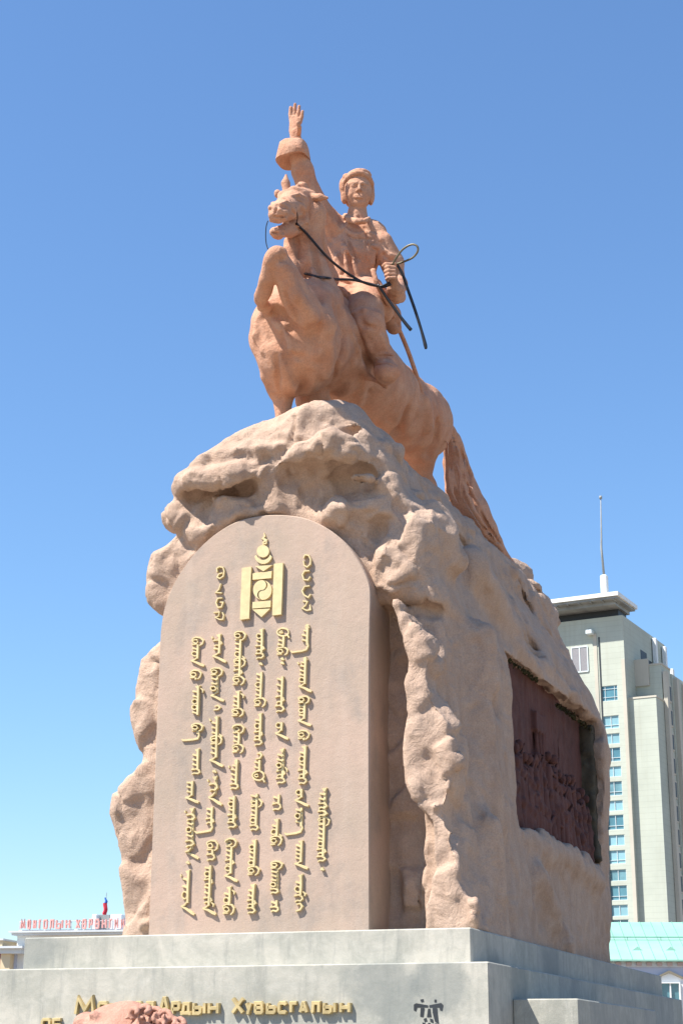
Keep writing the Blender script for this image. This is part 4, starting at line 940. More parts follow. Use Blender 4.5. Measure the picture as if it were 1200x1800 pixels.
rider = mon_empty('rider_statue', *PB)
tag(rider, 'orange stone rider in fur hat and robe raising his right hand on horseback', 'rider statue')
rv, rq = build_rider(); body = mesh_obj('body', relax(rv, rq, 1, .3), rq, M['horse'], rider, True, PB)
v_, q_ = build_hand(); mesh_obj('hand', v_, q_, M['horse'], rider, True, PB)
v_, q_ = build_cuff(); mesh_obj('cuff', v_, q_, M['horse'], rider, True, PB, .6)
v_, q_ = build_hat(); mesh_obj('fur_hat', v_, q_, M['horse'], rider, True, PB)
def tubes(name, paths, mat, parent, base, n=8):
    m = MB()
    for pts, rp in paths:
        A = [V(*p) for p in pts]; R_ = [(rp if not isinstance(rp, list) else rp[i]) * mpp(a) for i, a in enumerate(A)]
        # Catmull-Rom subdivision for smooth bends
        B, RR = [], []
        for i in range(len(A) - 1):
            p0, p1, p2, p3 = A[max(i - 1, 0)], A[i], A[i + 1], A[min(i + 2, len(A) - 1)]
            for k in range(5):
                t = k / 5; B.append(.5 * (2 * p1 + (p2 - p0) * t + (2 * p0 - 5 * p1 + 4 * p2 - p3) * t * t + (3 * p1 - p0 - 3 * p2 + p3) * t ** 3)); RR.append(R_[i] * (1 - t) + R_[i + 1] * t)
        B.append(A[-1]); RR.append(R_[-1]); m.tube(B, RR, n)
    return m.build(name, mat, parent, True, base)
tubes('sabre', [([(655, 474, 1.0), (663, 500, 1.0), (678, 528, 1.2), (698, 572, 1.9), (716, 615, 2.3), (730, 655, 2.55), (738, 680, 2.66), (743, 698, 2.72)], [4.5, 4.5, 4.2, 4, 4, 4, 4.2, 4])], M['horse'], rider, PB, 10)
# reins of dark metal
QB = V(600, 450, .6)
reins = mon_empty('bridle_reins', *QB)
tag(reins, 'dark metal reins running from the horse mouth to the rider fist', 'reins')
tubes('rein', [([(521, 393, HH[(521, 393)] - .02), (530, 402, HH[(530, 402)] - .03), (540, 412, HH[(540, 412)] - .04), (565, 441, .1), (585, 461, .45), (610, 480, .7), (640, 497, .85), (668, 503, .85), (684, 497, .8)], 2.3)], M['iron'], reins, QB)
tubes('rein', [([(536, 481, HH[(536, 481)] - .01), (548, 484, HH[(548, 484)] - .02), (560, 487, HH[(560, 487)] - .02), (570, 488, HH[(570, 488)] - .02), (578, 489, (HH[(578, 489)] or .4) - .03), (592, 491, .5), (620, 492, .7), (650, 499, .82), (672, 504, .85), (686, 500, .8)], 2.3)], M['iron'], reins, QB)
tubes('rein_end', [([(664, 500, .84), (680, 524, .9), (700, 552, .95), (712, 568, .98), (722, 580, 1.0)], [2.6, 2.6, 2.6, 3.2, 3.4])], M['iron'], reins, QB)
tubes('rein_end', [([(698, 466, .82), (707, 482, .85), (716, 508, .9), (729, 545, .95), (740, 580, .98), (747, 606, 1.0), (748, 613, 1.0)], [2.6, 2.6, 2.8, 2.8, 2.6, 3.4, 2.2])], M['iron'], reins, QB)
lp = tubes('whip_loop', [([(689, 466, .76), (697, 452, .72), (708, 438, .68), (722, 430, .66), (732, 432, .66), (734, 441, .68), (726, 452, .72), (712, 459, .76), (697, 464, .8)], 1.9)], M['brass'], reins, QB)
tag(lp, 'pale brass loop above the fist')
tubes('cheek_strap', [([(471, 388, -1.06), (468, 398, -1.05), (467, 414, -1.0), (468, 428, -.98), (471, 438, -.98)], .9), ], M['iron'], reins, QB)
tubes('cheek_strap', [([(520, 364, HH[(520, 364)] - .005), (523, 380, HH[(523, 380)] - .005), (521, 393, HH[(521, 393)] - .01)], .9)], M['iron'], reins, QB)

V = _V
# ------------------------------------------------------------------ plinth lettering, emblem, side block
VP = -.25                                  # front face of the second tier
GL = {  # capitals drawn as strokes in a unit cell (x right, y up)
 'М': (1.15, [[(0, 0), (.12, 1), (.5, .25), (.88, 1), (1, 0)]]), 'О': (.95, [[(.5, 0), (.12, 0), (0, .15), (0, .85), (.12, 1), (.88, 1), (1, .85), (1, .15), (.88, 0), (.5, 0)]]),
 'Н': (.95, [[(0, 0), (0, 1)], [(1, 0), (1, 1)], [(0, .5), (1, .5)]]), 'Г': (.8, [[(0, 0), (0, 1), (1, 1)]]), 'Л': (.95, [[(-.05, 0), (.15, .12), (.22, 1), (1, 1), (1, 0)]]),
 'А': (1.05, [[(0, 0), (.42, 1), (.58, 1), (1, 0)], [(.2, .3), (.8, .3)]]), 'Р': (.9, [[(0, 0), (0, 1), (.85, 1), (1, .87), (1, .55), (.85, .43), (0, .43)]]),
 'Д': (1.05, [[(.1, .1), (.22, .95), (.85, .95), (.85, .1)], [(-.05, -.12), (-.05, .08), (1.05, .08), (1.05, -.12)]]), 'Ы': (1.2, [[(0, 1), (0, 0), (.5, 0), (.62, .13), (.62, .42), (.5, .55), (0, .55)], [(1, 0), (1, 1)]]),
 'Х': (1.05, [[(0, 0), (1, 1)], [(0, 1), (1, 0)]]), 'У': (1.0, [[(0, 1), (.5, .42)], [(1, 1), (.4, 0), (.1, 0)]]), 'В': (.9, [[(0, 0), (0, 1), (.8, 1), (.93, .88), (.93, .62), (.8, .52), (0, .52)], [(.8, .52), (1, .4), (1, .12), (.86, 0), (0, 0)]]),
 'Ь': (.9, [[(0, 1), (0, 0), (.85, 0), (1, .13), (1, .42), (.85, .55), (0, .55)]]), 'С': (.95, [[(1, .8), (.85, 1), (.15, 1), (0, .85), (0, .15), (.15, 0), (.85, 0), (1, .2)]]),
 'Ө': (.95, [[(.5, 0), (.12, 0), (0, .15), (0, .85), (.12, 1), (.88, 1), (1, .85), (1, .15), (.88, 0), (.5, 0)], [(0, .5), (1, .5)]]), 'Ө ': (1, []),
 '9': (.9, [[(.1, 0), (.85, 0), (1, .15), (1, .85), (.85, 1), (.15, 1), (0, .85), (0, .6), (.15, .45), (1, .45)]]), '5': (.9, [[(1, 1), (0, 1), (0, .58), (.85, .58), (1, .45), (1, .14), (.85, 0), (0, 0)]]),
 'И': (.95, [[(0, 1), (0, 0), (1, 1), (1, 0)]]), 'Й': (.95, [[(0, 1), (0, 0), (1, 1), (1, 0)]]), 'Ж': (1.1, [[(.5, 0), (.5, 1)], [(0, 0), (1, 1)], [(0, 1), (1, 0)]]), 'К': (.95, [[(0, 0), (0, 1)], [(0, .45), (1, 1)], [(.35, .6), (1, 0)]])}
def letter(ch, x0, x1, z0, z1, wd, yb, yf):
    m = MB(); w_ = wd / 2
    for i, st in enumerate(GL[ch][1]):
        pts = [(x0 + w_ + (x1 - x0 - wd) * a, z0 + w_ + (z1 - z0 - wd) * b) for a, b in st]
        m.ribbon(pts, wd, yb, yf - .0012 * i)
    return m
def SP(px, py): p = V(px, py, VP); return p[0], p[2]
LT = [('М', 135, 172, 1752, 1786), ('О', 175, 194, 1760, 1787), ('Н', 197, 215, 1760, 1787), ('Г', 218, 233, 1760, 1787), ('О', 236, 254, 1760, 1787), ('Л', 257, 275, 1760, 1787),
      ('А', 282, 303, 1752, 1786), ('Р', 304, 321, 1760, 1786), ('Д', 321, 340, 1760.5, 1786), ('Ы', 341, 366, 1760, 1785), ('Н', 368, 389, 1760, 1785),
      ('Х', 409, 433, 1752, 1784), ('У', 433, 447, 1760, 1784), ('В', 449, 467, 1760, 1784), ('Ь', 470, 489, 1760, 1783.5), ('С', 490, 508, 1760, 1783.5), ('Г', 511, 527, 1760, 1783), ('А', 527, 545, 1760, 1783), ('Л', 547, 566, 1760, 1783), ('Ы', 569, 594, 1759.5, 1783), ('Н', 598, 619, 1759.5, 1783)]
for ch, x0, x1, y0, y1 in LT:
    a, t = SP(x0, y0); b, _ = SP(x1, y0); _, bt = SP((x0 + x1) / 2, y1)
    letter(ch, a, b, bt, t, .040, VP + .004, VP - .05).build('letter', M['bronze'], plinth, False, PO)
for ch, x0, x1 in (('9', 76, 94), ('5', 96, 113)):
    a, t = SP(x0, 1789.5); b, _ = SP(x1, 1789.5); letter(ch, a, b, t - .16, t, .034, VP + .004, VP - .05).build('letter', M['bronze'], plinth, False, PO)
em = MB()
def ep(pts): em.add([(SP(x, y)[0], VP - .003, SP(x, y)[1]) for x, y in pts], [tuple(range(len(pts)))])
ep([(727, 1766), (731, 1763.5), (752, 1767), (752, 1771), (733, 1771), (731, 1778), (727, 1776)]); ep([(754, 1767), (775, 1763), (779, 1767), (777, 1777), (773, 1776), (772, 1771), (754, 1771)])
ep([(739, 1772), (746, 1772), (744, 1788), (738, 1787)]); ep([(760, 1772), (768, 1772), (771, 1800), (764, 1796), (760, 1780)]); ep([(752, 1773), (756, 1773), (758, 1788), (750, 1788)])
ep([(744, 1791), (749, 1789), (751, 1795), (746, 1797)]); ep([(755, 1790), (761, 1792), (762, 1799), (756, 1796)]); ep([(742, 1797), (747, 1798), (748, 1808), (743, 1808)]); ep([(764, 1798), (771, 1801), (776, 1814), (769, 1812)]); ep([(752, 1798), (756, 1798), (757, 1808), (751, 1808)])
ep([(738, 1757), (744, 1756), (745, 1761), (740, 1762)]); ep([(763, 1757), (767, 1757), (767, 1762), (763, 1762)])
mark = em.build('painted_mark', M['emb'], plinth, False, PO)
# block standing against the right side of the plinth
sb = mon_empty('granite_side_block', 1.2, 3.0, -ORG[2])
tag(sb, 'low pale granite block against the shaded right side of the plinth', 'stone block')
c = Uu(1016, 1755, 1.02)
pL = V(1016, 1755, .584)
m = MB(); m.box(.252, pL[0], .584, 4.63, -ORG[2], pL[2], .012); m.build('block', M['granite'], sb, False, np.array([1.2, 3.0, -ORG[2]]))

# ------------------------------------------------------------------ red stone lion before the plinth
LV = -2.6
def build_lion():
    hc = V(215, 1800, LV)
    F = Field((hc[0] - 1.1, LV - .7, hc[2] - 1.15), (hc[0] + 1.2, LV + .9, hc[2] + .5), .017)
    def LB(px, py, v, rx, ry=None, rz=None, k=.03, mode='u'): ball(F, px, py, v + LV - 0, rx, ry, rz, k, mode)
    LB(228, 1812, 0, 50, 50, 42); LB(180, 1808, -.03, 34, 34, 34); LB(205, 1790, 0, 36, 26, 30, .06)
    LB(152, 1800, -.02, 20, 20, 28); LB(140, 1812, -.02, 12, 14, 20); LB(166, 1784, -.18, 10, 7, 8, .02); LB(168, 1789, -.24, 3, 3, 3, .008, 'c')
    LB(262, 1820, 0, 52, 50, 44); LB(290, 1830, .0, 42, 46, 44); LB(165, 1830, 0, 26, 18, 28); LB(160, 1822, -.2, 18, 3, 14, .015, 'c')
    rng = random.Random(5)
    for j, (x, y) in enumerate([(238, 1779), (258, 1776), (276, 1782), (292, 1787), (250, 1792), (268, 1795), (286, 1799), (304, 1797), (318, 1800), (260, 1810), (282, 1814), (302, 1815), (240, 1806), (322, 1815)]):
        v0_ = -.2 + .02 * (j % 3); r = rng.uniform(9, 12)
        q = [(x + r * (1 - i / 14) * math.cos(i * .75 + j), y + r * (1 - i / 14) * math.sin(i * .75 + j), LV + v0_ - .012 * i, 4.6 - i * .12) for i in range(11)]
        chain(F, q, .02)
    for j in range(7): chain(F, [(222 + j * 9, 1790 + j * 2, LV - .27, 2.4), (238 + j * 9, 1776 + j * 3, LV - .18, 3), (254 + j * 9, 1776 + j * 4, LV - .05, 3)], .015)
    for j in range(4): chain(F, [(232 + j * 14, 1768 + j * 4, LV - .02, 5), (246 + j * 14, 1768 + j * 5, LV + .1, 5)], .03)
    # chest, body and seat below the frame
    z0 = hc[2]
    F.cone((hc[0], LV, z0 - .3), (hc[0] + .1, LV + .05, z0 - .85), .38, .42, .1); F.ell((hc[0] + .55, LV + .1, z0 - .85), (.5, .36, .4), .1)
    for s_ in (-.2, .2): F.cone((hc[0] - .25, LV + s_, z0 - .5), (hc[0] - .3, LV + s_, z0 - 1.08), .13, .11, .05)
    F.noise(.12, .008, 4); F.noise(.05, .003, 5)
    return hc, F.mesh()
hc, (v_, q_) = build_lion(); LBs = np.array([hc[0], LV, -ORG[2]])
lion = mon_empty('lion_statue', *LBs); tag(lion, 'reddish carved stone lion with curled mane in front of the plinth lettering', 'lion statue')
mesh_obj('body', v_, q_, M['lion'], lion, True, LBs)
m = MB(); m.box(hc[0] - .8, hc[0] + 1.2, LV - .55, LV + .65, -ORG[2], hc[2] - 1.02, .015); m.build('pedestal', M['granite'], lion, False, LBs)

# ------------------------------------------------------------------ buildings beyond the square
class Frame:
    """a building frame: corner seen at a pixel, distance Y, facade turned by az (degrees)"""
    def __init__(s, px, py, Y, az):
        d = ray(px, py); s.o = CAM + d * Y / d[1]; s.o[2] = 0; a = math.radians(az)
        s.eu = np.array([math.cos(a), -math.sin(a), 0]); s.ev = np.array([math.sin(a), math.cos(a), 0]); s.rz = -a
    def at(s, px, py, v=0.):
        d = ray(px, py); t = (v - (CAM - s.o) @ s.ev) / (d @ s.ev); q = CAM + d * t - s.o; return float(q @ s.eu), float(q[2])
    def side(s, px, py, u=0.):
        d = ray(px, py); t = (u - (CAM - s.o) @ s.eu) / (d @ s.eu); q = CAM + d * t - s.o; return float(q @ s.ev), float(q[2])
    def root(s, name): return empty(name, tuple(s.o), s.rz)
def wall_window(m_parent, x0, x1, z0, z1, y, glass, bars='v', fr=.09, frame=None, nm='window'):
    """a recessed window: frame with a sheet of glass and its bars; y = facade plane, glass lies behind it"""
    f = MB(); d0, d1 = y - .03, y + .28
    for a in ((x0 - fr, x0), (x1, x1 + fr)): f.box(a[0], a[1], d0, d1, z0 - fr, z1 + fr)
    for a in ((z0 - fr, z0), (z1, z1 + fr)): f.box(x0, x1, d0 + .002, d1, a[0], a[1])
    if 'v' in bars: f.box((x0 + x1) / 2 - fr * .5, (x0 + x1) / 2 + fr * .5, d0 + .06, d1 - .02, z0, z1)
    if 't' in bars: f.box(x0, x1, d0 + .063, d1 - .022, z0 + (z1 - z0) * .24, z0 + (z1 - z0) * .24 + fr * .8)
    if 'g' in bars:
        for t in (.22, .78): f.box(x0, x1, d0 + .063, d1 - .022, z0 + (z1 - z0) * t, z0 + (z1 - z0) * t + fr * .7)
        for t in (.2, .8): f.box(x0 + (x1 - x0) * t, x0 + (x1 - x0) * t + fr * .7, d0 + .06, d1 - .02, z0, z1)
    o = f.build(nm, frame or M['frame'], m_parent)
    g_ = MB(); g_.box(x0, x1, y + .18, y + .24, z0, z1); g_.build('pane', glass, o); return o

# --- the tall tower on the right
TW = Frame(1093, 1081, 320, 27.7)
tow = TW.root('office_tower'); tag(tow, 'tall pale olive tower with overhanging flat roof and a mast, right of the monument', 'tower block')
zt = TW.at(1093, 1081)[1]
xl = -22.; H1 = zt
# window column on the facade: the wall is built of strips round the openings
wx0, wx1 = TW.at(1056, 1217)[0], TW.at(1084.5, 1217)[0]
rows = [(1205, 1232, 'g', 'glass'), (1258, 1281, 'vt', 'glass_b'), (1289.5, 1308, 'v', 'glass_b'), (1314.5, 1339, 'vt', 'glass'), (1347.5, 1366, 'v', 'glass_b'), (1374, 1399, 'vt', 'glass'), (1407.5, 1426, 'v', 'glass_b'),
        (1433, 1459, 'vt', 'glass'), (1468, 1487, 'v', 'glass_b'), (1495, 1519, 'vt', 'glass_b'), (1529, 1549, 'v', 'glass_b'), (1557, 1583, 'vt', 'glass'), (1591, 1611, 'v', 'glass_b'), (1617, 1640, 'vt', 'glass')]
zs = []
for y0, y1, b, g_ in rows: zs.append((TW.at(1070, y0)[1], TW.at(1070, y1)[1], b, g_))
st = zs[-2][0] - zs[-1][0]
while zs[-1][1] - st > 3: z = zs[-1]; zs.append((z[0] - st, z[1] - st, 'v', 'glass'))
TD = TW.side(1167, 1136, 0.)[0]; print('TD', TD); GR = random.Random(8)
colx = [(wx0, wx1), (wx0 - 9.6, wx1 - 9.6), (wx0 - 19.2 + .3, wx1 - 19.2)]
body = MB()
edges = [0.0]
xs = sorted([e for c_ in colx for e in c_] + [0., xl - 8])
body.box(xl - 8, -.002, .62, TD, 0, H1)                       # core behind the facade skin
for a, b in [(wx1, 0.), (wx1 - 9.6, wx0), (wx1 - 19.2, wx0 - 9.6), (xl - 8, wx0 - 18.9)]: body.box(a, b, 0, .6, 0, H1)
for (a, b) in colx:
    top = H1 - .001
    for z1_, z0_, *_ in zs: body.box(a + .001, b - .001, .004, .6, z1_, top); top = z0_
    body.box(a + .001, b - .001, .004, .6, 0, top)
body.build('facade', M['tower'], tow)
for ci, (a, b) in enumerate(colx):
    for z1_, z0_, bars, gl in zs: wall_window(tow, a + .08, b - .08, z0_ + .07, z1_ - .07, .12, M[GR.choice([gl, gl, 'glass_c'])], bars, .1)
# pilaster strips and drain joint
strips = MB()
for px in (1049, 1097): x = TW.at(px, 1217)[0]; strips.box(x - .35, x + .35, -.14, -.003, 0, H1 - 3.2 if px == 1049 else H1 - 9)
strips.build('pilaster', M['towertrim'], tow)
jn = MB(); x = TW.at(1055, 1217)[0]; jn.box(x + .0, x + .28, -.1, -.004, 0, H1 - 4); jn.build('drain_channel', M['dark'], tow)
sv = MB(); a, z_ = TW.at(1004, 1139); b, z2 = TW.at(1033.5, 1180); 
sv.box(a, b, -.12, -.005, z2, z_); so_ = sv.build('shutter', M['louvre'], tow)
sv = MB(); 
for t in (0., .5, 1.): sv.box(a + (b - a) * t - .1, a + (b - a) * t + .1, -.2, -.122, z2, z_)
sv.box(a, b, -.2, -.124, z_ - .15, z_ + .12); sv.box(a, b, -.2, -.124, z2 - .12, z2 + .12); sv.build('shutter_frame', M['frame'], so_)
lf = MB(); a, z_ = TW.at(1038, 1113); lf.box(a - .7, a + .7, -1.5, -.01, z_ - .5, z_ + .5, .15); lf.build('floodlight', M['frame'], tow)
# roof slab: thin edge, coffered underside
rf = MB(); ov = 4.6
ze = TW.at(1085, 1041, -ov)[1]
R1 = TW.at(1085, 1041, -ov)[0]
RD = TW.side(1120, 1077, R1)[0]
rf.box(xl - 12, R1 + .0, -ov, RD, ze - .55, ze + .25)
rfo = rf.build('roof_slab', M['white'], tow)
un = MB(); un.box(xl - 11.6, R1 - .4, -ov + .4, RD - .4, ze - 1.0, ze - .552); un.box(xl - 10, R1 - 1.4, -ov + 1.9, RD - 1., ze - 1.8, ze - 1.001)
for i in range(16): x = R1 - 1.2 - i * 2.4; un.box(x - .1, x + .1, -ov + .5, -.6, ze - 1.25, ze - 1.001)
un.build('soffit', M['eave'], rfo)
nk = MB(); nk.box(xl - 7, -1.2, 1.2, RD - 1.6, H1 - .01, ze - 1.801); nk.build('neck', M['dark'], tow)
# mast
mx, mz = TW.at(1062, 1040, 6.); ms_ = MB(); ztop = TW.at(1055, 876, 6.)[1]; zc = TW.at(1062, 1011, 6.)[1]
ms_.box(mx - .68, mx + .68, 5.32, 6.68, ze + .2, zc, .2); mo_ = ms_.build('mast_base', M['white'], tow)
ms_ = MB(); mt = TW.at(1055, 878, 6.)[0]; ms_.tube([(mx + .0, 6, zc - .2), (mx - .3, 6, zc + 6), ((mx + mt) / 2 - .2, 6, (zc + ztop) / 2), (mt, 6, ztop)], [.26, .23, .18, .10], 8); ms_.tube([(mt, 6, ztop - .1), (mt, 6, ztop + .5)], [.32, .32], 8); ms_.build('mast', M['eave'], tow, True)
# right-hand wings: stepped volumes
def vol(fx, y0, py_top, px_r, depth, name, mat, parent=tow, trim=True, ref=None):
    xr, zt_ = TW.at(px_r, py_top, y0)
    m = MB(); m.box(fx, xr, y0, y0 + depth, 0, zt_ - .002); o = m.build(name, mat, parent)
    if trim: m = MB(); m.box(fx, xr + .12, y0 - .12, y0 + depth, zt_, zt_ + .35); m.build('coping', M['towertrim'], o)
    return xr, zt_, o
xa = TW.at(1152, 1225, 1.2)[0]; D1 = TW.side(1166, 1238, xa)[0]; print('D1', D1, xa)
xa, za, oa = vol(.0, 1.2, 1225, 1152, D1 - 1.2, 'lower_wing', M['tower'])
xb, zb, ob = vol(.0, D1 + .2, 1168, 1161, 6, 'upper_wing', M['tower']); print('xb', xb, zb)
bx = MB(); xq, zq = TW.at(1141, 1205, D1); bx.box(xq - 4, xq, D1 - .25, D1 + .198, zq, zq + 5.5); bx.build('wall_box', M['towertrim'], ob)
# long side wall beyond, with two columns of windows seen very obliquely
ub = xb + .25
m = MB(); m.box(.0, ub, D1 + 6.3, 95, 0, zb - .7); oc = m.build('rear_wing', M['tower'], tow)
for pxa, pxb, py0, dy, gl in ((1171.5, 1177, 1205, 41, 'dark'), (1190, 1196, 1268, 32, 'glass'), (1203, 1208, 1290, 34, 'glass')):
    for k in range(12):
        v0_, z0_ = TW.side(pxa, py0 + k * dy, ub); v1_, _ = TW.side(pxa + 5, py0 + k * dy, ub); z1_ = z0_ - 2.9
        va = TW.side(pxa + k * dy * .045, py0 + k * dy, ub)[0]; 
        if k == 0: vref = (v0_, v1_)
        if z1_ < 3: break
        m = MB(); m.box(ub - .2, ub + .16, vref[0] - .35, vref[1] + .35, z1_ - .3, z0_ + .3); w_ = m.build('window', M['towertrim'], oc)
        m = MB(); m.box(ub + .161, ub + .2, vref[0], vref[1], z1_, z0_); m.build('pane', M[gl], w_)
for px_ in (1166, 1184, 1198):
    v0_ = TW.side(px_, 1230, ub)[0]; m = MB(); m.box(ub + .003, ub + .8, v0_, v0_ + 1.6, 0, zb - 1.5); m.build('pilaster', M['towertrim'], oc)
for px, py, uu_ in ((1149, 1122, .6), (1166, 1137, .6), (1179, 1176, xb - 1)):
    d_, z = TW.side(px, py, uu_); x = uu_; m = MB(); m.box(x - .45, x + .45, d_ - .4, d_ + .6, z - 6, z, .1); m.box(x - .8, x + .8, d_ - .6, d_ + .8, z - 6.6, z - 6.001); m.build('roof_fixture', M['white'], tow)
for py0, t in ((1150, .3),):
    v_s, z_s = TW.side(1125, py0); m = MB(); m.box(-.01, .06, v_s, v_s + 4, z_s - 4, z_s + 1); m.build('window', M['dark'], tow)
    v_s, z_s = TW.side(1136, 1160); m = MB(); m.box(-.01, .06, v_s, v_s + 3.4, z_s - 2.2, z_s + .2); m.build('window', M['dark'], tow)

# --- low building with the green sheet roof
LBF = Frame(1068, 1760, 125, 3.0)
lb = LBF.root('palace_building'); tag(lb, 'low pale building with a bright green sheet-metal roof below the tower', 'building')
xe0, zeave = LBF.at(1100, 1686); xr_, zr_ = LBF.at(1100, 1621, 7.5)
m = MB(); wz0 = LBF.at(1100, 1701)[1]; wz1 = LBF.at(1100, 1692)[1]
m.box(-8, 40, .0, 15, 0, LBF.at(1100, 1697)[1]); m.build('wall', M['paleblue'], lb)
m = MB(); m.box(-8.3, 40.3, -.45, .0, LBF.at(1100, 1690)[1] + .02, LBF.at(1100, 1687, -.5)[1]); m.box(-8.2, 40.2, -.14, -.002, LBF.at(1100, 1697)[1] - .1, LBF.at(1100, 1690)[1] + .018); m.build('cornice', M['palegrey'], lb)
for i in range(46):
    x = -6 + i * .74; m = MB(); z = LBF.at(1100, 1691.5)[1]; m.box(x, x + .38, -.34, -.142, z - .24, z - .0); m.build('dentil', M['pinkish'], lb)
m = MB(); za_ = LBF.at(1100, 1686.5, -.6)[1]
m.add([(-8.6, -.6, za_), (40.6, -.6, za_), (40.6, 7.5, zr_), (-8.6, 7.5, zr_), (-8.6, 15.6, za_), (40.6, 15.6, za_), (-8.6, -.6, za_ - .12), (40.6, -.6, za_ - .12), (-8.6, 15.6, za_ - .12), (40.6, 15.6, za_ - .12)],
      [(0, 1, 2, 3), (3, 2, 5, 4), (0, 6, 7, 1), (6, 8, 9, 7), (4, 5, 9, 8), (0, 3, 4, 8, 6), (1, 7, 9, 5, 2)])
rfo = m.build('roof', M['copper'], lb)
sl = (zr_ - za_) / 8.1
m = MB()
for i in range(60):
    x = -8 + i * .82; w_ = .025
    m.add([(x - w_, -.58, za_ + .01), (x + w_, -.58, za_ + .01), (x + w_, 7.5, zr_ + .01), (x - w_, 7.5, zr_ + .01), (x, -.58, za_ + .07), (x, 7.5, zr_ + .07)], [(0, 4, 5, 3), (4, 1, 2, 5), (0, 1, 4), (3, 5, 2)])
sm = m.build('seams', M['copperline'], rfo); tag(sm, kind='stuff')
m = MB(); m.tube([(-8.6, 3.4, za_ + 4.0 * sl + .25), (40.6, 3.4, za_ + 4.0 * sl + .25)], .05, 6)
for i in range(20): x = -8 + i * 2.5; m.tube([(x, 3.4, za_ + 4.0 * sl), (x, 3.4, za_ + 4.0 * sl + .25)], .025, 5)
m.build('snow_rail', M['copperline'], rfo)
for i in range(14):
    x = -5.3 + i * 2.45; m = MB(); yq = 1.25; zq = za_ + (yq + .6) * sl; m.add([(x, yq, zq), (x + .8, yq, zq), (x + .4, yq, zq + .3), (x + .4, yq + 1.1, zq + .36), (x + .0, yq, zq)], [(0, 1, 2), (0, 2, 3), (1, 3, 2), (0, 3, 1)]); m.build('roof_vent', M['copper'], rfo)
# pedimented window bays
for cx_ in (LBF.at(1175, 1715)[0], LBF.at(1175, 1715)[0] + 6.6, LBF.at(1175, 1715)[0] - 6.6):
    zb_ = LBF.at(1175, 1695)[1] - .25; k = .042
    z0 = LBF.at(1175, 1689)[1] - .62
    m = MB(); m.box(cx_ - 3.25, cx_ - 1.0, -.16, -.003, z0 - .66, z0 - .52); m.box(cx_ + 1.0, cx_ + 3.25, -.16, -.003, z0 - .66, z0 - .52)
    m.prism([(cx_ - 1.0, z0 - .66), (cx_, z0 - .22), (cx_ + 1.0, z0 - .66), (cx_ + 1.0, z0 - .52), (cx_, z0 - .06), (cx_ - 1.0, z0 - .52)], -.2, -.004); m.build('pediment', M['cream'], lb)
    m = MB(); m.prism([(cx_ - 3.2, z0 - 4), (cx_ + 3.2, z0 - 4), (cx_ + 3.2, z0 - .67), (cx_ + .98, z0 - .67), (cx_, z0 - .24), (cx_ - .98, z0 - .67), (cx_ - 3.2, z0 - .67)], -.07, -.002); m.build('bay', M['white'], lb)
    wall_window(lb, cx_ - .62, cx_ + .62, z0 - 3.2, z0 - .98, -.36, M['glass'], 'v', .1, M['white'])

# --- building with red roof lettering, left
SX = Frame(35, 1640, 118, 12.)
sx = SX.root('institution_building'); tag(sx, 'pale building with faded red rooftop lettering, at the left edge', 'building')
zc1 = SX.at(35, 1638)[1]; zc0 = SX.at(35, 1645)[1]; xL = SX.at(27, 1638)[0]; xW = SX.at(31, 1648)[0]
m = MB(); m.box(xW, 30, .0, 14, 0, zc0); m.build('wall', M['white'], sx)
m = MB(); m.box(xL, 30.5, -.6, 14.5, zc0 + .002, zc0 + (zc1 - zc0) * .6); m.box(xL - .15, 30.6, -.8, 14.6, zc0 + (zc1 - zc0) * .6 + .002, zc1); m.build('cornice', M['palegrey'], sx)
# lower corner piece with a rounded cap
xs0, xs1 = SX.at(7, 1660)[0], SX.at(31, 1660)[0]
ztp = SX.at(8, 1652)[1]; zmid = SX.at(8, 1668)[1]
m = MB(); m.box(xs0, xs1 - .6, -1.2, 3, zmid + .1, ztp - .12); m.build('parapet', M['cream'], sx)
m = MB(); m.box(xs0 - .12, xs1 - .5, -1.32, 3.1, ztp - .118, ztp); m.build('cap', M['palegrey'], sx)
m = MB(); m.box(xs0 - .1, xs1 + 1, -1.5, 3.2, zmid - .05, zmid + .098); m.box(xs0 + .2, xs1 + .8, -1.2, 3.2, zmid - .38, zmid - .052); m.build('string_course', M['palegrey'], sx)
m = MB(); m.box(xs0 + .25, xs0 + .95, -.95, 3, 0, zmid - .381); m.build('corner_pier', M['cream'], sx)
m = MB(); m.box(xs0 + .952, xW + .1, -.3, 3, 0, zmid - .382); m.build('recess_wall', M['paleblue'], sx)
# attic blocks and flag
for a, b in ((162, 171), (194, 215)):
    x0, z1_ = SX.at(a, 1607, 4.); x1, _ = SX.at(b, 1607, 4.); m = MB(); m.box(x0, x1, 4, 6.2, zc1 + .003, z1_, .05); m.build('attic_block', M['palegrey'], sx)
x0, z1_ = SX.at(171, 1609, 5.); x1, _ = SX.at(196, 1609, 5.); m = MB(); m.box(x0, x1, 4.6, 5.6, zc1 + .004, z1_); m.build('attic_wall', M['eave'], sx)
xx, zz = SX.at(36, 1634.5, 0.)
txt = [('М', 36, 46), ('О', 48, 55.5), ('Н', 58, 65), ('Г', 68, 74), ('О', 76, 85), ('Л', 87, 96), ('Ы', 98, 112), ('Н', 115, 124.5), ('Х', 133, 142), ('Ө', 144.5, 153), ('Р', 156, 164), ('Ө', 166.5, 176), ('Н', 179, 188.5), ('Г', 191.5, 199), ('И', 201, 209), ('Й', 212, 220), ('Н', 223, 231)]
for ch, a, b in txt:
    x0, z0 = SX.at(a, 1633.5 - (a - 36) * .006, .1); x1, z1_ = SX.at(b, 1616.5 - (a - 36) * .012, .1)
    o = letter(ch, x0, x1, z0, z1_, .115, .16, .02).build('roof_letter', M['red'], sx)
m = MB(); x0, z0 = SX.at(34, 1634.5, .25); x1, _ = SX.at(235, 1634.5, .25)
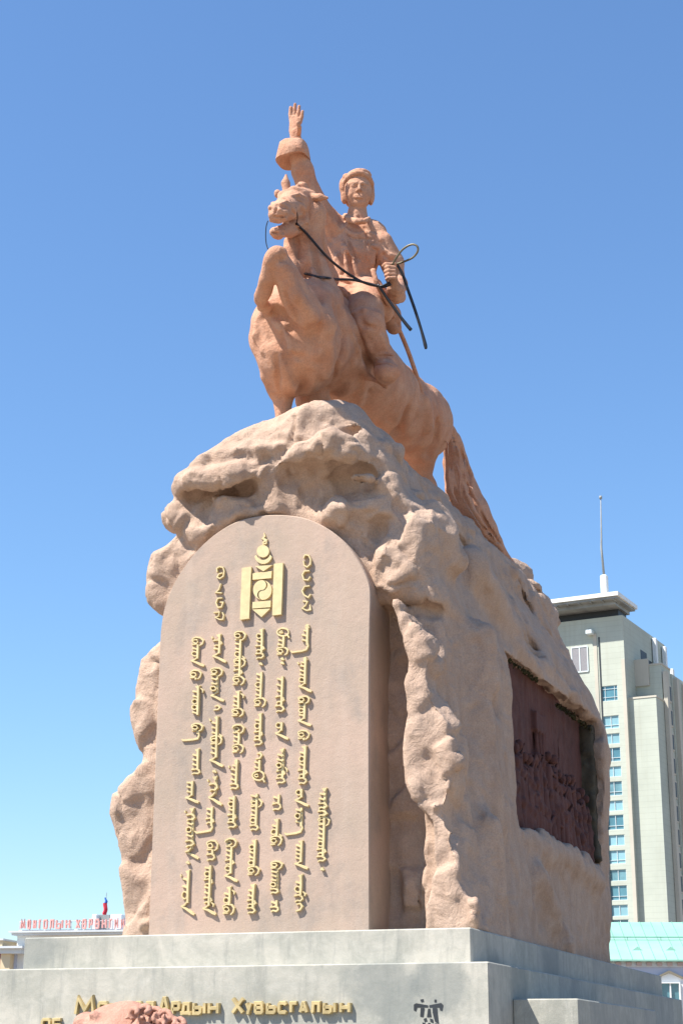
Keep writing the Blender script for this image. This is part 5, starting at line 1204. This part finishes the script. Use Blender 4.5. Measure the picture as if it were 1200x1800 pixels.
m.tube([(x0, .25, z0 - .05), (x1, .25, z0 - .05)], .035, 5); m.tube([(x0, .25, z0 + .55), (x1, .25, z0 + .55)], .025, 5)
for i in range(12): x = x0 + (x1 - x0) * i / 11; m.tube([(x, .3, zc1 - .1), (x, .3, z0 + .6)], .03, 5)
m.build('letter_rail', M['palegrey'], sx)
FL = Frame(184, 1610, 123, 12.)
fx, fz = FL.at(184.5, 1606); ft = FL.at(185.5, 1569)[1]
flag = FL.root('drooping_flag'); flag.location = tuple(FL.o + FL.eu * fx + np.array([0, 0, fz - .7])); tag(flag, 'furled red and blue flag on a thin pole above the roof lettering', 'flag')
hh = ft - fz + .7
m = MB(); m.tube([(0, 0, -.3), (.06, 0, hh)], [.035, .02], 6); m.build('pole', M['eave'], flag)
def cloth(z0, z1, w0, w1, x0):
    m = MB(); n = 14; vs = []; 
    for i in range(7):
        t = i / 6; z = z0 + (z1 - z0) * t; w_ = w0 + (w1 - w0) * t
        for k in range(n): a = 2 * math.pi * k / n; r = w_ * (1 + .22 * math.sin(3 * a + t * 2)); vs.append((x0 * (1 - t) + .03 + .05 * math.sin(5 * t) + r * math.cos(a), r * .8 * math.sin(a), z))
    fs = [(i * n + k, i * n + (k + 1) % n, (i + 1) * n + (k + 1) % n, (i + 1) * n + k) for i in range(6) for k in range(n)]; m.add(vs, fs); return m
cloth(.35, hh * .34, .08, .15, -.12).build('cloth', M['flagred'], flag, True); cloth(hh * .34, hh * .66, .15, .14, -.07).build('cloth', M['flagred'], flag, True); cloth(hh * .66, hh * .84, .12, .05, -.03).build('cloth', M['flagblue'], flag, True)
# dusky red house at the far left edge
RH = Frame(2, 1680, 150, 12.)
rh = RH.root('red_house'); tag(rh, 'dusky red wall at the far left edge behind the pale building', 'building')
z1_ = RH.at(2, 1672)[1]; x1 = RH.at(9, 1672)[0]
m = MB(); m.box(-12, x1, 0, 10, 0, z1_); m.build('wall', M['redwall'], rh); m = MB(); m.box(-12.3, x1 + .3, -.3, 10.3, z1_ + .002, z1_ + .3); m.build('eave', M['palegrey'], rh)
z2 = RH.at(2, 1659.5, 2)[1];
